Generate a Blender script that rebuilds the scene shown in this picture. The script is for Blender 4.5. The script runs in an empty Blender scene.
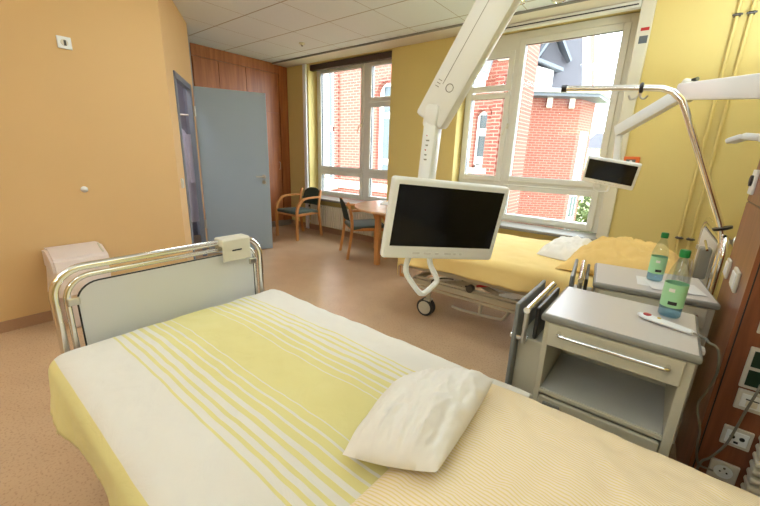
import bpy, bmesh, math, random
from mathutils import Vector, Matrix, noise
S = bpy.context.scene
COL = S.collection
PI = math.pi
random.seed(4)

# ------------------------------------------------------------------ materials
def new_mat(name):
    m = bpy.data.materials.new(name); m.use_nodes = True
    nt = m.node_tree
    return m, nt, nt.nodes['Principled BSDF']
def N(nt, t, **kw):
    n = nt.nodes.new(t)
    for k, v in kw.items():
        if k in n.inputs: n.inputs[k].default_value = v
        else: setattr(n, k, v)
    return n
def srgb(r, g, b):
    f = lambda c: (c/255/12.92) if c/255 <= .04045 else ((c/255+.055)/1.055)**2.4
    return (f(r), f(g), f(b), 1)
def mat(name, col, rough=.5, metal=0, var=.04, vscale=8, bump=0, bscale=60, spec=.5, coat=0):
    m, nt, b = new_mat(name)
    tc = N(nt, 'ShaderNodeTexCoord')
    nz = N(nt, 'ShaderNodeTexNoise', Scale=vscale, Detail=4.0)
    nt.links.new(tc.outputs['Object'], nz.inputs['Vector'])
    mx = N(nt, 'ShaderNodeMix', data_type='RGBA')
    mx.inputs[6].default_value = tuple(c*(1-var) for c in col[:3])+(1,)
    mx.inputs[7].default_value = tuple(min(1, c*(1+var)) for c in col[:3])+(1,)
    nt.links.new(nz.outputs['Fac'], mx.inputs[0])
    nt.links.new(mx.outputs[2], b.inputs['Base Color'])
    b.inputs['Roughness'].default_value = rough
    b.inputs['Metallic'].default_value = metal
    b.inputs['Specular IOR Level'].default_value = spec
    b.inputs['Coat Weight'].default_value = coat
    if bump:
        n2 = N(nt, 'ShaderNodeTexNoise', Scale=bscale, Detail=5.0)
        nt.links.new(tc.outputs['Object'], n2.inputs['Vector'])
        bp = N(nt, 'ShaderNodeBump', Strength=bump, Distance=.01)
        nt.links.new(n2.outputs['Fac'], bp.inputs['Height'])
        nt.links.new(bp.outputs['Normal'], b.inputs['Normal'])
    return m
def wood(name, c1, c2, rough=.4, axis='Z', scale=1.0):
    m, nt, b = new_mat(name)
    tc = N(nt, 'ShaderNodeTexCoord'); mp = N(nt, 'ShaderNodeMapping')
    s = {'Z': (14, 14, .9), 'X': (.9, 14, 14), 'Y': (14, .9, 14)}[axis]
    mp.inputs['Scale'].default_value = tuple(v*scale for v in s)
    nt.links.new(tc.outputs['Object'], mp.inputs['Vector'])
    nz = N(nt, 'ShaderNodeTexNoise', Scale=1.6, Detail=8.0, Roughness=.6, Distortion=.6)
    nt.links.new(mp.outputs[0], nz.inputs['Vector'])
    cr = N(nt, 'ShaderNodeValToRGB')
    cr.color_ramp.elements[0].position = .3; cr.color_ramp.elements[0].color = c1
    cr.color_ramp.elements[1].position = .72; cr.color_ramp.elements[1].color = c2
    nt.links.new(nz.outputs['Fac'], cr.inputs[0]); nt.links.new(cr.outputs[0], b.inputs['Base Color'])
    b.inputs['Roughness'].default_value = rough
    return m
def glassy(name, tint=(1, 1, 1, 1), alpha=.12, rough=.02):
    m, nt, b = new_mat(name)
    out = nt.nodes['Material Output']
    gl = N(nt, 'ShaderNodeBsdfGlossy', Roughness=rough)
    tr = N(nt, 'ShaderNodeBsdfTransparent', Color=tint)
    fr = N(nt, 'ShaderNodeLayerWeight', Blend=.5)
    pw = N(nt, 'ShaderNodeMath', operation='POWER'); pw.inputs[1].default_value = 4
    nt.links.new(fr.outputs['Facing'], pw.inputs[0])
    ad = N(nt, 'ShaderNodeMath', operation='MULTIPLY_ADD'); ad.inputs[1].default_value = .35; ad.inputs[2].default_value = alpha
    nt.links.new(pw.outputs[0], ad.inputs[0])
    mx = N(nt, 'ShaderNodeMixShader')
    nt.links.new(ad.outputs[0], mx.inputs[0]); nt.links.new(tr.outputs[0], mx.inputs[1]); nt.links.new(gl.outputs[0], mx.inputs[2])
    nt.links.new(mx.outputs[0], out.inputs[0])
    return m
def brick(name, c1, c2, mortar, ang=0, bw=.25, rh=.083):
    m, nt, b = new_mat(name)
    tc = N(nt, 'ShaderNodeTexCoord'); sp = N(nt, 'ShaderNodeSeparateXYZ')
    nt.links.new(tc.outputs['Object'], sp.inputs[0])
    mx_ = N(nt, 'ShaderNodeMath', operation='MULTIPLY'); mx_.inputs[1].default_value = math.cos(ang)
    my_ = N(nt, 'ShaderNodeMath', operation='MULTIPLY'); my_.inputs[1].default_value = math.sin(ang)
    ad = N(nt, 'ShaderNodeMath', operation='ADD')
    nt.links.new(sp.outputs[0], mx_.inputs[0]); nt.links.new(sp.outputs[1], my_.inputs[0])
    nt.links.new(mx_.outputs[0], ad.inputs[0]); nt.links.new(my_.outputs[0], ad.inputs[1])
    cb = N(nt, 'ShaderNodeCombineXYZ'); nt.links.new(ad.outputs[0], cb.inputs[0]); nt.links.new(sp.outputs[2], cb.inputs[1])
    br = N(nt, 'ShaderNodeTexBrick', Color1=c1, Color2=c2, Mortar=mortar, Scale=1.0)
    br.inputs['Mortar Size'].default_value = .011; br.inputs['Brick Width'].default_value = bw; br.inputs['Row Height'].default_value = rh
    nt.links.new(cb.outputs[0], br.inputs['Vector']); nt.links.new(br.outputs['Color'], b.inputs['Base Color'])
    b.inputs['Roughness'].default_value = .9
    return m

M = {}
M['orange'] = mat('wall_paint_orange', srgb(218, 180, 126), .8, var=.02, vscale=3, bump=.06, bscale=180)
M['yellow'] = mat('wall_paint_yellow', srgb(222, 202, 132), .8, var=.02, vscale=3, bump=.06, bscale=180)
M['white_wall'] = mat('wall_paint_white', srgb(225, 215, 200), .85, var=.02)
M['grey_wall'] = mat('wall_paint_grey', srgb(150, 148, 158), .8, var=.03)
M['cherry'] = wood('cherry_wood_dark', srgb(152, 88, 50), srgb(186, 116, 68), .4)
M['panelwood'] = wood('supply_panel_wood', srgb(112, 62, 38), srgb(146, 88, 58), .32)
M['beech'] = wood('beech_wood', srgb(190, 124, 62), srgb(216, 156, 92), .4)
M['tablewood'] = wood('table_wood', srgb(196, 150, 112), srgb(212, 172, 136), .2, axis='X')  # wood kept pale to stand for the reflection on the tabletop
M['door'] = mat('door_blue_grey', srgb(160, 173, 186), .5, var=.015, spec=.4)
M['frame_grey'] = mat('door_frame_grey', srgb(128, 134, 148), .45, var=.015)
M['upvc'] = mat('window_frame_white', srgb(228, 228, 222), .35, var=.01)
M['white'] = mat('white_plastic', srgb(238, 240, 240), .35, var=.01)
M['cream'] = mat('cream_plastic', srgb(222, 216, 198), .4, var=.01)
M['socket'] = mat('socket_plastic', srgb(206, 200, 188), .35, var=.01)
M['pinkwhite'] = mat('bin_plastic', srgb(228, 212, 204), .4, var=.015)
M['bag'] = mat('bin_bag_film', srgb(232, 216, 206), .3, var=.05, vscale=20, bump=.4, bscale=14)
M['black'] = mat('black_plastic', (.012, .012, .014, 1), .35, var=.02)
M['screen'] = mat('dark_screen_glass', (.0035, .0035, .004, 1), .12, var=.0, spec=.25)
M['rubber'] = mat('dark_rubber', (.02, .02, .02, 1), .6)
M['chrome'] = mat('chrome_steel', (.82, .81, .78, 1), .13, 1, var=.02)
M['steel'] = mat('brushed_steel', (.6, .58, .54, 1), .3, 1, var=.03)
M['dark_metal'] = mat('dark_metal', (.10, .09, .08, 1), .4, .8)
M['beige_metal'] = mat('beige_lacquered_metal', srgb(186, 174, 148), .4, var=.02)
M['cab'] = mat('nightstand_cream_lacquer', srgb(204, 198, 176), .42, var=.012)
M['cab_in'] = mat('nightstand_inner_grey', srgb(206, 206, 200), .25, var=.02)
M['top'] = mat('nightstand_top_laminate', srgb(205, 196, 190), .3, var=.01)
M['edge'] = mat('grey_edge_trim', srgb(138, 136, 128), .4, var=.02)
M['panelgrey'] = mat('light_grey_laminate', srgb(216, 216, 216), .45, var=.01)
M['flap'] = mat('grey_folding_flap', srgb(128, 130, 128), .4, var=.02)
M['sheet_white'] = mat('white_sheet', srgb(226, 222, 214), .85, var=.015, bump=.15, bscale=25)
M['pillow_white'] = mat('white_pillow_cotton', srgb(238, 232, 222), .85, var=.01, bump=.12, bscale=18)
M['golden'] = mat('golden_bed_cover', srgb(238, 208, 136), .85, var=.02, bump=.15, bscale=22)
M['green_cloth'] = mat('dark_green_upholstery', srgb(66, 78, 66), .7, var=.08, vscale=60)
M['blind'] = mat('dark_brown_blind', srgb(74, 58, 50), .7)
M['orange_box'] = mat('orange_plastic', srgb(226, 108, 40), .4)
M['green_cap'] = mat('green_cap_plastic', srgb(20, 132, 62), .35)
M['label_green'] = mat('green_bottle_label', srgb(168, 222, 172), .5, var=.05, vscale=30)
M['pet'] = glassy('clear_bottle_plastic', (.90, .95, .97, 1), .06)
M['water'] = glassy('blue_tinted_water', (.60, .80, .93, 1), .03)
M['glass'] = glassy('window_glass', (.99, .99, .99, 1), .015)
M['tumbler'] = glassy('tumbler_glass', (.95, .95, .95, 1), .16)
M['paper'] = mat('white_paper', srgb(236, 232, 226), .8)
M['red'] = mat('red_plastic', srgb(190, 36, 30), .4)
M['yellow_plastic'] = mat('yellow_plastic', srgb(225, 190, 40), .4)
M['cable'] = mat('grey_cable', srgb(120, 116, 106), .5)
M['granite'] = mat('grey_granite', srgb(150, 148, 140), .35, var=.35, vscale=180)
M['skirt'] = mat('vinyl_cove_skirting', srgb(172, 132, 100), .5, var=.12, vscale=200)
M['skirt_grey'] = mat('grey_skirting', srgb(146, 138, 128), .5, var=.06, vscale=120)
M['rad'] = mat('radiator_enamel', srgb(224, 214, 194), .4, var=.01)
M['slate'] = mat('slate_roof', srgb(66, 64, 68), .7, var=.25, vscale=5)
M['zinc'] = mat('zinc_grey', srgb(92, 98, 104), .5, var=.1)
M['ext_white'] = mat('exterior_white', srgb(232, 230, 224), .7)
M['ext_glass'] = mat('exterior_dark_glass', srgb(74, 84, 86), .15, var=.3, vscale=2)
M['stone'] = mat('pale_sandstone', srgb(220, 208, 188), .8, var=.06, vscale=6)
B1, B2_, BM = srgb(124, 62, 48), srgb(132, 72, 56), srgb(142, 108, 92)
M['brick0'] = brick('brick_facade', B1, B2_, BM, 0)
M['brick_dark'] = brick('brick_pilaster', srgb(112, 48, 36), srgb(118, 54, 40), BM, 0)
M['brickA'] = brick('brick_tower_front', B1, B2_, BM, math.atan2(.63, .78))
M['brickB'] = brick('brick_tower_side', srgb(128, 68, 54), B2_, BM, math.atan2(.98, .2))
M['leaf'] = mat('foliage', srgb(96, 110, 62), .8, var=.5, vscale=4)
M['bark'] = mat('bark', srgb(84, 70, 56), .9)
M['grass'] = mat('lawn', srgb(120, 126, 84), .9, var=.2)

# ceiling with 62 cm tiles (lines are grooves in the tile surface pattern)
def ceiling_mat():
    m, nt, b = new_mat('acoustic_ceiling_tiles')
    tc = N(nt, 'ShaderNodeTexCoord'); sp = N(nt, 'ShaderNodeSeparateXYZ'); nt.links.new(tc.outputs['Object'], sp.inputs[0])
    def line(i, off, per, w):
        a = N(nt, 'ShaderNodeMath', operation='SUBTRACT'); a.inputs[1].default_value = off-per*20; nt.links.new(sp.outputs[i], a.inputs[0])
        d = N(nt, 'ShaderNodeMath', operation='MODULO'); d.inputs[1].default_value = per; nt.links.new(a.outputs[0], d.inputs[0])
        l = N(nt, 'ShaderNodeMath', operation='LESS_THAN'); l.inputs[1].default_value = w; nt.links.new(d.outputs[0], l.inputs[0])
        return l
    a = line(0, -3.27, .622, .006); c = line(1, 2.467, .630, .014)
    mx = N(nt, 'ShaderNodeMath', operation='MAXIMUM'); nt.links.new(a.outputs[0], mx.inputs[0]); nt.links.new(c.outputs[0], mx.inputs[1])
    nz = N(nt, 'ShaderNodeTexNoise', Scale=90.0, Detail=4.0); nt.links.new(tc.outputs['Object'], nz.inputs['Vector'])
    cr = N(nt, 'ShaderNodeMix', data_type='RGBA'); cr.inputs[6].default_value = srgb(228, 232, 236); cr.inputs[7].default_value = srgb(236, 240, 244)
    nt.links.new(nz.outputs['Fac'], cr.inputs[0])
    m2 = N(nt, 'ShaderNodeMix', data_type='RGBA'); m2.inputs[7].default_value = srgb(176, 164, 152)
    nt.links.new(mx.outputs[0], m2.inputs[0]); nt.links.new(cr.outputs[2], m2.inputs[6]); nt.links.new(m2.outputs[2], b.inputs['Base Color'])
    b.inputs['Roughness'].default_value = .9
    bp = N(nt, 'ShaderNodeBump', Strength=.4, Distance=.004, invert=True); nt.links.new(mx.outputs[0], bp.inputs['Height']); nt.links.new(bp.outputs[0], b.inputs['Normal'])
    return m
M['ceiling'] = ceiling_mat()
def floor_mat():
    m, nt, b = new_mat('speckled_linoleum')
    tc = N(nt, 'ShaderNodeTexCoord')
    n1 = N(nt, 'ShaderNodeTexNoise', Scale=95.0, Detail=3.0); n2 = N(nt, 'ShaderNodeTexNoise', Scale=5.0, Detail=5.0)
    for n in (n1, n2): nt.links.new(tc.outputs['Object'], n.inputs['Vector'])
    cr = N(nt, 'ShaderNodeValToRGB'); e = cr.color_ramp.elements
    e[0].position = .30; e[0].color = srgb(184, 148, 114); e[1].position = .46; e[1].color = srgb(210, 176, 140)
    nt.links.new(n1.outputs['Fac'], cr.inputs[0])
    mx = N(nt, 'ShaderNodeMix', data_type='RGBA', blend_type='MULTIPLY'); mx.inputs[0].default_value = .18
    nt.links.new(cr.outputs[0], mx.inputs[6]); nt.links.new(n2.outputs['Fac'], mx.inputs[7]); nt.links.new(mx.outputs[2], b.inputs['Base Color'])
    b.inputs['Roughness'].default_value = .26; b.inputs['Specular IOR Level'].default_value = .5
    return m
M['floor'] = floor_mat()
# duvet: UV v = distance across the cloth from its centre line (m), symmetric stripes
def duvet_mat():
    m, nt, b = new_mat('striped_duvet_cotton')
    uv = N(nt, 'ShaderNodeTexCoord')
    sp = N(nt, 'ShaderNodeSeparateXYZ'); nt.links.new(uv.outputs['UV'], sp.inputs[0])
    ab = N(nt, 'ShaderNodeMath', operation='ABSOLUTE'); nt.links.new(sp.outputs[1], ab.inputs[0])
    cr = N(nt, 'ShaderNodeValToRGB'); r = cr.color_ramp; r.interpolation = 'CONSTANT'
    nt.links.new(ab.outputs[0], cr.inputs[0])
    W = srgb(228, 222, 210); Yc = srgb(226, 215, 146)
    bands = [(0, Yc), (.078, W), (.082, Yc), (.108, W), (.114, Yc), (.139, W), (.148, Yc), (.171, W), (.184, Yc),
             (.203, W), (.219, Yc), (.233, W), (.250, Yc), (.259, W), (.281, Yc), (.286, W), (.309, Yc), (.312, W), (.462, Yc)]
    r.elements[0].position = 0; r.elements[0].color = bands[0][1]; r.elements[1].position = bands[1][0]; r.elements[1].color = bands[1][1]
    for p, c in bands[2:]: r.elements.new(p).color = c
    # the far side of the cloth stays white to its hem
    gt = N(nt, 'ShaderNodeMath', operation='GREATER_THAN'); gt.inputs[1].default_value = .45; nt.links.new(sp.outputs[1], gt.inputs[0])
    mx = N(nt, 'ShaderNodeMix', data_type='RGBA'); mx.inputs[7].default_value = W
    nt.links.new(gt.outputs[0], mx.inputs[0]); nt.links.new(cr.outputs[0], mx.inputs[6])
    nt.links.new(mx.outputs[2], b.inputs['Base Color'])
    b.inputs['Roughness'].default_value = .8; b.inputs['Sheen Weight'].default_value = .1
    tc = N(nt, 'ShaderNodeTexCoord'); n2 = N(nt, 'ShaderNodeTexNoise', Scale=7.0, Detail=6.0, Distortion=1.6)
    nt.links.new(tc.outputs['Object'], n2.inputs['Vector'])
    bp = N(nt, 'ShaderNodeBump', Strength=.42, Distance=.014); nt.links.new(n2.outputs['Fac'], bp.inputs['Height']); nt.links.new(bp.outputs[0], b.inputs['Normal'])
    return m
M['duvet'] = duvet_mat()
def stripe_mat():
    m, nt, b = new_mat('peach_pinstripe_cotton')
    uv = N(nt, 'ShaderNodeTexCoord')
    sp = N(nt, 'ShaderNodeSeparateXYZ'); nt.links.new(uv.outputs['UV'], sp.inputs[0])
    mu = N(nt, 'ShaderNodeMath', operation='MULTIPLY'); mu.inputs[1].default_value = 2*PI/.0085; nt.links.new(sp.outputs[1], mu.inputs[0])
    si = N(nt, 'ShaderNodeMath', operation='SINE'); nt.links.new(mu.outputs[0], si.inputs[0])
    cr = N(nt, 'ShaderNodeValToRGB'); e = cr.color_ramp.elements
    e[0].position = .0; e[0].color = srgb(246, 226, 200); e[1].position = .6; e[1].color = srgb(238, 214, 150)
    nt.links.new(si.outputs[0], cr.inputs[0]); nt.links.new(cr.outputs[0], b.inputs['Base Color'])
    b.inputs['Roughness'].default_value = .85
    tc = N(nt, 'ShaderNodeTexCoord'); n2 = N(nt, 'ShaderNodeTexNoise', Scale=7.0, Detail=4.0)
    nt.links.new(tc.outputs['Object'], n2.inputs['Vector'])
    bp = N(nt, 'ShaderNodeBump', Strength=.08, Distance=.012); nt.links.new(n2.outputs['Fac'], bp.inputs['Height']); nt.links.new(bp.outputs[0], b.inputs['Normal'])
    return m
M['peach'] = stripe_mat()
def emit(name, col, s):
    m, nt, b = new_mat(name); b.inputs['Emission Color'].default_value = col; b.inputs['Emission Strength'].default_value = s
    return m
M['fill_glow'] = emit('fill_light_glow', (1, .93, .82, 1), 2.5)  # glow of the added fill lights

# ------------------------------------------------------------------ mesh helpers
class MB:
    def __init__(s): s.b = bmesh.new()
    def _tr(s, vs, mtx):
        bmesh.ops.transform(s.b, matrix=mtx, verts=vs)
    def box(s, x0, y0, z0, x1, y1, z1, bev=0, seg=2, mtx=None):
        r = bmesh.ops.create_cube(s.b, size=1); v = r['verts']
        m = Matrix.Translation(((x0+x1)/2, (y0+y1)/2, (z0+z1)/2)) @ Matrix.Diagonal((abs(x1-x0), abs(y1-y0), abs(z1-z0), 1))
        s._tr(v, m)
        if bev:
            ed = list({e for q in v for e in q.link_edges})
            r = bmesh.ops.bevel(s.b, geom=ed, offset=bev, segments=seg, affect='EDGES', profile=.5)
            v = [q for q in r['verts']]
            v = list({q for f in r['faces'] for q in f.verts} | set(v))
        if mtx is not None: s._tr([q for q in v if q.is_valid], mtx)
        return s
    def bar(s, p, q, w, h, bev=0, roll=0):
        p, q = Vector(p), Vector(q); d = q-p; L = d.length
        up = Vector((0, 0, 1)) if abs(d.normalized().z) < .99 else Vector((0, 1, 0))
        x = d.normalized(); y = up.cross(x).normalized(); z = x.cross(y)
        R = Matrix((x, y, z)).transposed().to_4x4()
        mt = Matrix.Translation((p+q)/2) @ R @ Matrix.Rotation(roll, 4, 'X')
        return s.box(-L/2, -w/2, -h/2, L/2, w/2, h/2, bev, 2, mt)
    def tube(s, pts, r, n=12, closed=False, cap=True):
        pts = [Vector(p) for p in pts]; K = len(pts); rings = []
        nrm = None
        for i, p in enumerate(pts):
            if closed: t = pts[(i+1) % K]-pts[i-1]
            else: t = pts[min(i+1, K-1)]-pts[max(i-1, 0)]
            t.normalize()
            if nrm is None:
                a = Vector((0, 0, 1)) if abs(t.z) < .9 else Vector((1, 0, 0))
                nrm = (a-t*a.dot(t)).normalized()
            else:
                nrm = (nrm-t*nrm.dot(t)); nrm.normalize()
            bn = t.cross(nrm)
            rr = r[i] if isinstance(r, (list, tuple)) else r
            rings.append([s.b.verts.new(p+(nrm*math.cos(a)+bn*math.sin(a))*rr) for a in [2*PI*k/n for k in range(n)]])
        for i in range(K if closed else K-1):
            A, B = rings[i], rings[(i+1) % K]
            for k in range(n): s.b.faces.new((A[k], A[(k+1) % n], B[(k+1) % n], B[k]))
        if cap and not closed:
            s.b.faces.new(rings[0][::-1]); s.b.faces.new(rings[-1])
        return s
    def lathe(s, prof, c=(0, 0, 0), n=32, axis=None, cap=True):
        c = Vector(c); rings = []
        for r, z in prof:
            rings.append([s.b.verts.new(Vector((r*math.cos(2*PI*k/n), r*math.sin(2*PI*k/n), z))) for k in range(n)])
        for A, B in zip(rings, rings[1:]):
            for k in range(n): s.b.faces.new((A[k], A[(k+1) % n], B[(k+1) % n], B[k]))
        if cap:
            s.b.faces.new(rings[0][::-1]); s.b.faces.new(rings[-1])
        vs = [v for R in rings for v in R]
        m = Matrix.Translation(c)
        if axis is not None: m = m @ Vector((0, 0, 1)).rotation_difference(Vector(axis)).to_matrix().to_4x4()
        s._tr(vs, m)
        return s
    def prism(s, poly, z0, z1):
        a = [s.b.verts.new((x, y, z0)) for x, y in poly]; b = [s.b.verts.new((x, y, z1)) for x, y in poly]
        n = len(poly)
        s.b.faces.new(a[::-1]); s.b.faces.new(b)
        for k in range(n): s.b.faces.new((a[k], a[(k+1) % n], b[(k+1) % n], b[k]))
        return s
    def slab(s, pts, off):
        """polygon pts extruded by vector off"""
        off = Vector(off); a = [s.b.verts.new(p) for p in pts]; b = [s.b.verts.new(Vector(p)+off) for p in pts]; n = len(pts)
        s.b.faces.new(a[::-1]); s.b.faces.new(b)
        for k in range(n): s.b.faces.new((a[k], a[(k+1) % n], b[(k+1) % n], b[k]))
        return s
    def grid(s, nu, nv, fn, uvfn=None, closed=False):
        V = [[s.b.verts.new(fn(i/nu, j/nv)) for j in range(nv+1)] for i in range(nu+1)]
        lay = s.b.loops.layers.uv.verify() if uvfn else None
        for i in range(nu):
            for j in range(nv):
                f = s.b.faces.new((V[i][j], V[i+1][j], V[i+1][j+1], V[i][j+1]))
                if uvfn:
                    for l, (a, c) in zip(f.loops, ((i, j), (i+1, j), (i+1, j+1), (i, j+1))): l[lay].uv = uvfn(a/nu, c/nv)
        return s
    def xf(s, m): bmesh.ops.transform(s.b, matrix=m, verts=s.b.verts[:]); return s
    def build(s, name, m, parent=None, smooth=False, weld=False, angle=40):
        if weld: bmesh.ops.remove_doubles(s.b, verts=s.b.verts[:], dist=1e-4)
        bmesh.ops.recalc_face_normals(s.b, faces=s.b.faces[:])
        me = bpy.data.meshes.new(name); s.b.to_mesh(me); s.b.free()
        me.materials.append(M[m] if isinstance(m, str) else m)
        if smooth:
            for p in me.polygons: p.use_smooth = True
            try: me.set_sharp_from_angle(angle=math.radians(angle))
            except Exception: pass
        o = bpy.data.objects.new(name, me); COL.objects.link(o)
        if parent: adopt(o, parent)
        return o
def wm(o):
    m = Matrix.LocRotScale(o.location, o.rotation_euler, o.scale)
    return (wm(o.parent) @ o.matrix_parent_inverse @ m) if o.parent else m
def adopt(o, parent):
    o.parent = parent; o.matrix_parent_inverse = wm(parent).inverted()
def thing(name, label, cat, loc=(0, 0, 0), group=None, kind=None):
    o = bpy.data.objects.new(name, None); COL.objects.link(o); o.location = loc; o.empty_display_size = .05
    if kind: o['kind'] = kind
    if label: o['label'] = label
    if cat: o['category'] = cat
    if group: o['group'] = group
    return o
def tag(o, label, cat, group=None, kind=None):
    o['label'] = label; o['category'] = cat
    if group: o['group'] = group
    if kind: o['kind'] = kind
    return o
def struct(o): o['kind'] = 'structure'; return o
def copy_tree(o, parent=None):
    c = o.copy(); COL.objects.link(c)
    if parent: c.parent = parent
    for ch in [k for k in COL.objects if k.parent == o]: copy_tree(ch, c)
    return c
def arc(c, r, a0, a1, n, ax=('x', 'z')):
    out = []
    for k in range(n+1):
        a = a0+(a1-a0)*k/n; p = list(c); p['xyz'.index(ax[0])] += r*math.cos(a); p['xyz'.index(ax[1])] += r*math.sin(a); out.append(tuple(p))
    return out
def smooth_path(pts, n=8):
    P = [Vector(p) for p in pts]; P = [2*P[0]-P[1]]+P+[2*P[-1]-P[-2]]; out = []
    for i in range(1, len(P)-2):
        for k in range(n):
            t = k/n; a, b, c, d = P[i-1:i+3]
            out.append(.5*((2*b)+(c-a)*t+(2*a-5*b+4*c-d)*t*t+(3*b-a-3*c+d)*t**3))
    out.append(P[-2]); return out

CZ = 2.716      # ceiling height
WY = 4.216      # window wall plane
FY = 4.39       # window frame plane
# ------------------------------------------------------------------ room shell
struct(MB().box(-6.3, -2.0, -.12, .75, 4.5, 0).build('floor', 'floor'))
struct(MB().box(-6.3, -2.0, CZ, .75, 4.5, CZ+.1).build('ceiling', 'ceiling'))
struct(MB().box(-5.6, 3.93, CZ-.022, .6, WY+.12, CZ-.001).build('trim_1', 'white_wall'))
struct(MB().box(-5.6, 3.922, CZ-.024, .6, 3.93, CZ-.001).build('trim_2', 'edge'))
O1 = (-4.93, -3.234); O2 = (-2.20, -.505); OZ0, OZ1 = .585, 2.68
w = MB()
w.box(-6.2, WY, 0, O1[0], 4.5, CZ); w.box(O1[1], WY, 0, O2[0], 4.5, CZ); w.box(O2[1], WY, 0, .75, 4.5, CZ)
for o in (O1, O2):
    w.box(o[0], WY, 0, o[1], 4.5, OZ0-.035); w.box(o[0], WY, OZ1, o[1], 4.5, CZ)
struct(w.build('wall_back', 'yellow'))
struct(MB().box(.62, -2.0, 0, .75, WY, CZ).build('wall_right', 'yellow'))
struct(MB().box(-3.72, -2.1, 0, .75, -2.0, CZ).build('wall_front', 'orange'))
struct(MB().box(-3.72, -2.0, 0, -3.6, 1.49, CZ).build('wall_left', 'orange'))
# slanted wall with the doorway
A = Vector((-3.6, 1.49, 0)); D = Vector((-.85, .57, 0)).normalized(); NN = Vector((-D.y, D.x, 0))  # NN points away from the room?
if NN.dot(Vector((1, 1, 0))) > 0: NN = -NN
def wp(t, dep, z): return A + D*t + NN*dep + Vector((0, 0, z))
def wbox(mb, t0, d0, z0, t1, d1, z1):
    mt = Matrix.Translation(A) @ Matrix((D, NN, Vector((0, 0, 1)))).transposed().to_4x4()
    return mb.box(t0, d0, z0, t1, d1, z1, mtx=mt)
T0, T1, TE, DH = .30, 1.15, 1.345, 2.035
w = MB(); wbox(w, 0, 0, 0, T0+.01, .12, CZ); wbox(w, T1-.01, 0, 0, TE, .03, CZ); wbox(w, T0, 0, DH-.01, T1, .03, CZ)
struct(w.build('wall_doorway', mat('wall_paint_orange_lit', srgb(226, 190, 138), .8, var=.02)))  # orange paint made lighter to stand for light on the slanted wall
E_ = wp(TE, 0, 0)
w = MB().prism([(E_.x, E_.y), (E_.x+.02, E_.y-.03), (-5.46, 2.585), (-6.2, 2.585), (-6.2, 2.615), (-5.475, 2.615)], 0, CZ)
struct(w.build('wall_passage', 'grey_wall'))
w = MB().box(-5.85, .7, 0, -5.75, 2.585, CZ); w.box(-5.6, .6, 0, -3.72, .7, CZ)
struct(w.build('wall_washroom', 'grey_wall'))
struct(MB().box(-6.3, 2.3, 0, -6.2, WY, CZ).build('wall_far', 'white_wall'))
f = MB(); fw = .055
for (a, b, z0, z1, dq) in ((T0, T0+fw, 0, DH, .135), (T1-fw, T1, 0, DH, .036), (T0, T1, DH-fw, DH, .036)): wbox(f, a, -.012, z0, b, dq, z1)
wbox(f, T0+fw, .05, 0, T0+fw+.02, .135, DH-fw)
struct(f.build('trim_3', 'frame_grey'))
# skirtings
struct(MB().box(-3.6, -2.0, 0, -3.588, 1.49, .082).build('baseboard_left', 'skirt'))
struct(MB().box(-5.475, WY-.012, 0, .62, WY, .09).build('baseboard_back', 'skirt'))
w = MB(); wbox(w, 0, -.012, 0, T0, 0, .082); wbox(w, T1, -.012, 0, TE, 0, .082)
struct(w.build('baseboard_doorway', 'skirt'))
# door leaf
hp = wp(1.165, -.03, 0); fr = Vector((-4.226, 2.913, 0)); dd = (fr-hp); L = dd.length; dd.normalize(); dn = Vector((-dd.y, dd.x, 0))
if dn.dot(Vector((1, 0, 0))) > 0: dn = -dn      # dn points away from the camera side
mt = Matrix.Translation(hp) @ Matrix((dd, dn, Vector((0, 0, 1)))).transposed().to_4x4()
door = thing('door_1', None, None, tuple(hp), kind='structure')
MB().box(0.004, 0, .008, L, .04, 2.03, .003, 1, mt).build('door_leaf', 'door', door)
h = MB().tube([mt @ Vector(p) for p in ((L-.07, -.001, 1.0), (L-.07, -.05, 1.0), (L-.075, -.056, 1.0), (L-.18, -.056, 1.0))], .009)
h.lathe([(.026, 0), (.026, .008)], mt @ Vector((L-.07, -.009, 1.0)), 20, axis=-(-dn)); h.build('door_handle', 'steel', door, True)
k = MB().lathe([(.026, 0), (.026, .008), (.009, .008), (.009, .014)], mt @ Vector((L-.07, 0, .925)), 20, axis=-dn); k.build('door_lock', 'steel', door, True)
for z in (.35, 1.70):
    MB().lathe([(.011, 0), (.011, .11)], mt @ Vector((-.006, -.008, z)), 12).build('door_hinge', 'steel', door, True)
sw = MB(); wbox(sw, .10, -.011, .96, .18, 0, 1.05); wbox(sw, .115, -.016, .975, .165, -.01, 1.035)
tag(sw.build('light_switch', 'cream'), 'cream light switch on the slanted wall beside the doorway', 'light switch')

# ------------------------------------------------------------------ wardrobe wall
wd = thing('built_in_wardrobe', 'floor to ceiling cherry wood wardrobe wall behind the open door', 'wardrobe', (-5.475, 3.3, 0))
WX = -5.475
MB().box(-6.18, 2.62, .1, WX-.02, WY-.004, CZ-.004).build('carcass', 'cherry', wd)
MB().box(-6.0, 2.62, 0, WX+.0, WY-.014, .1).build('plinth', 'skirt_grey', wd)
ys = [2.63, 3.0, 3.44, 4.04]
MB().box(WX-.02, 2.62, 2.565, WX+.006, 4.13, CZ-.004).build('frieze_board', 'cherry', wd)
MB().box(WX-.02, 4.045, .1, WX+.012, WY-.004, CZ-.004).build('filler_strip', 'cherry', wd)
for a, b in zip(ys, ys[1:]):
    MB().box(WX-.02, a+.003, 1.955, WX, b-.003, 2.558, .002, 1).build('upper_door', 'cherry', wd)
    dl = MB().box(WX-.02, a+.003, .104, WX, b-.003, 1.948, .002, 1).build('lower_door', 'cherry', wd)
    MB().tube([(WX, b-.05, 1.02), (WX+.03, b-.05, 1.02), (WX+.03, b-.05, 1.14), (WX, b-.05, 1.14)], .005, 8).build('pull_handle', 'steel', dl, True)

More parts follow.
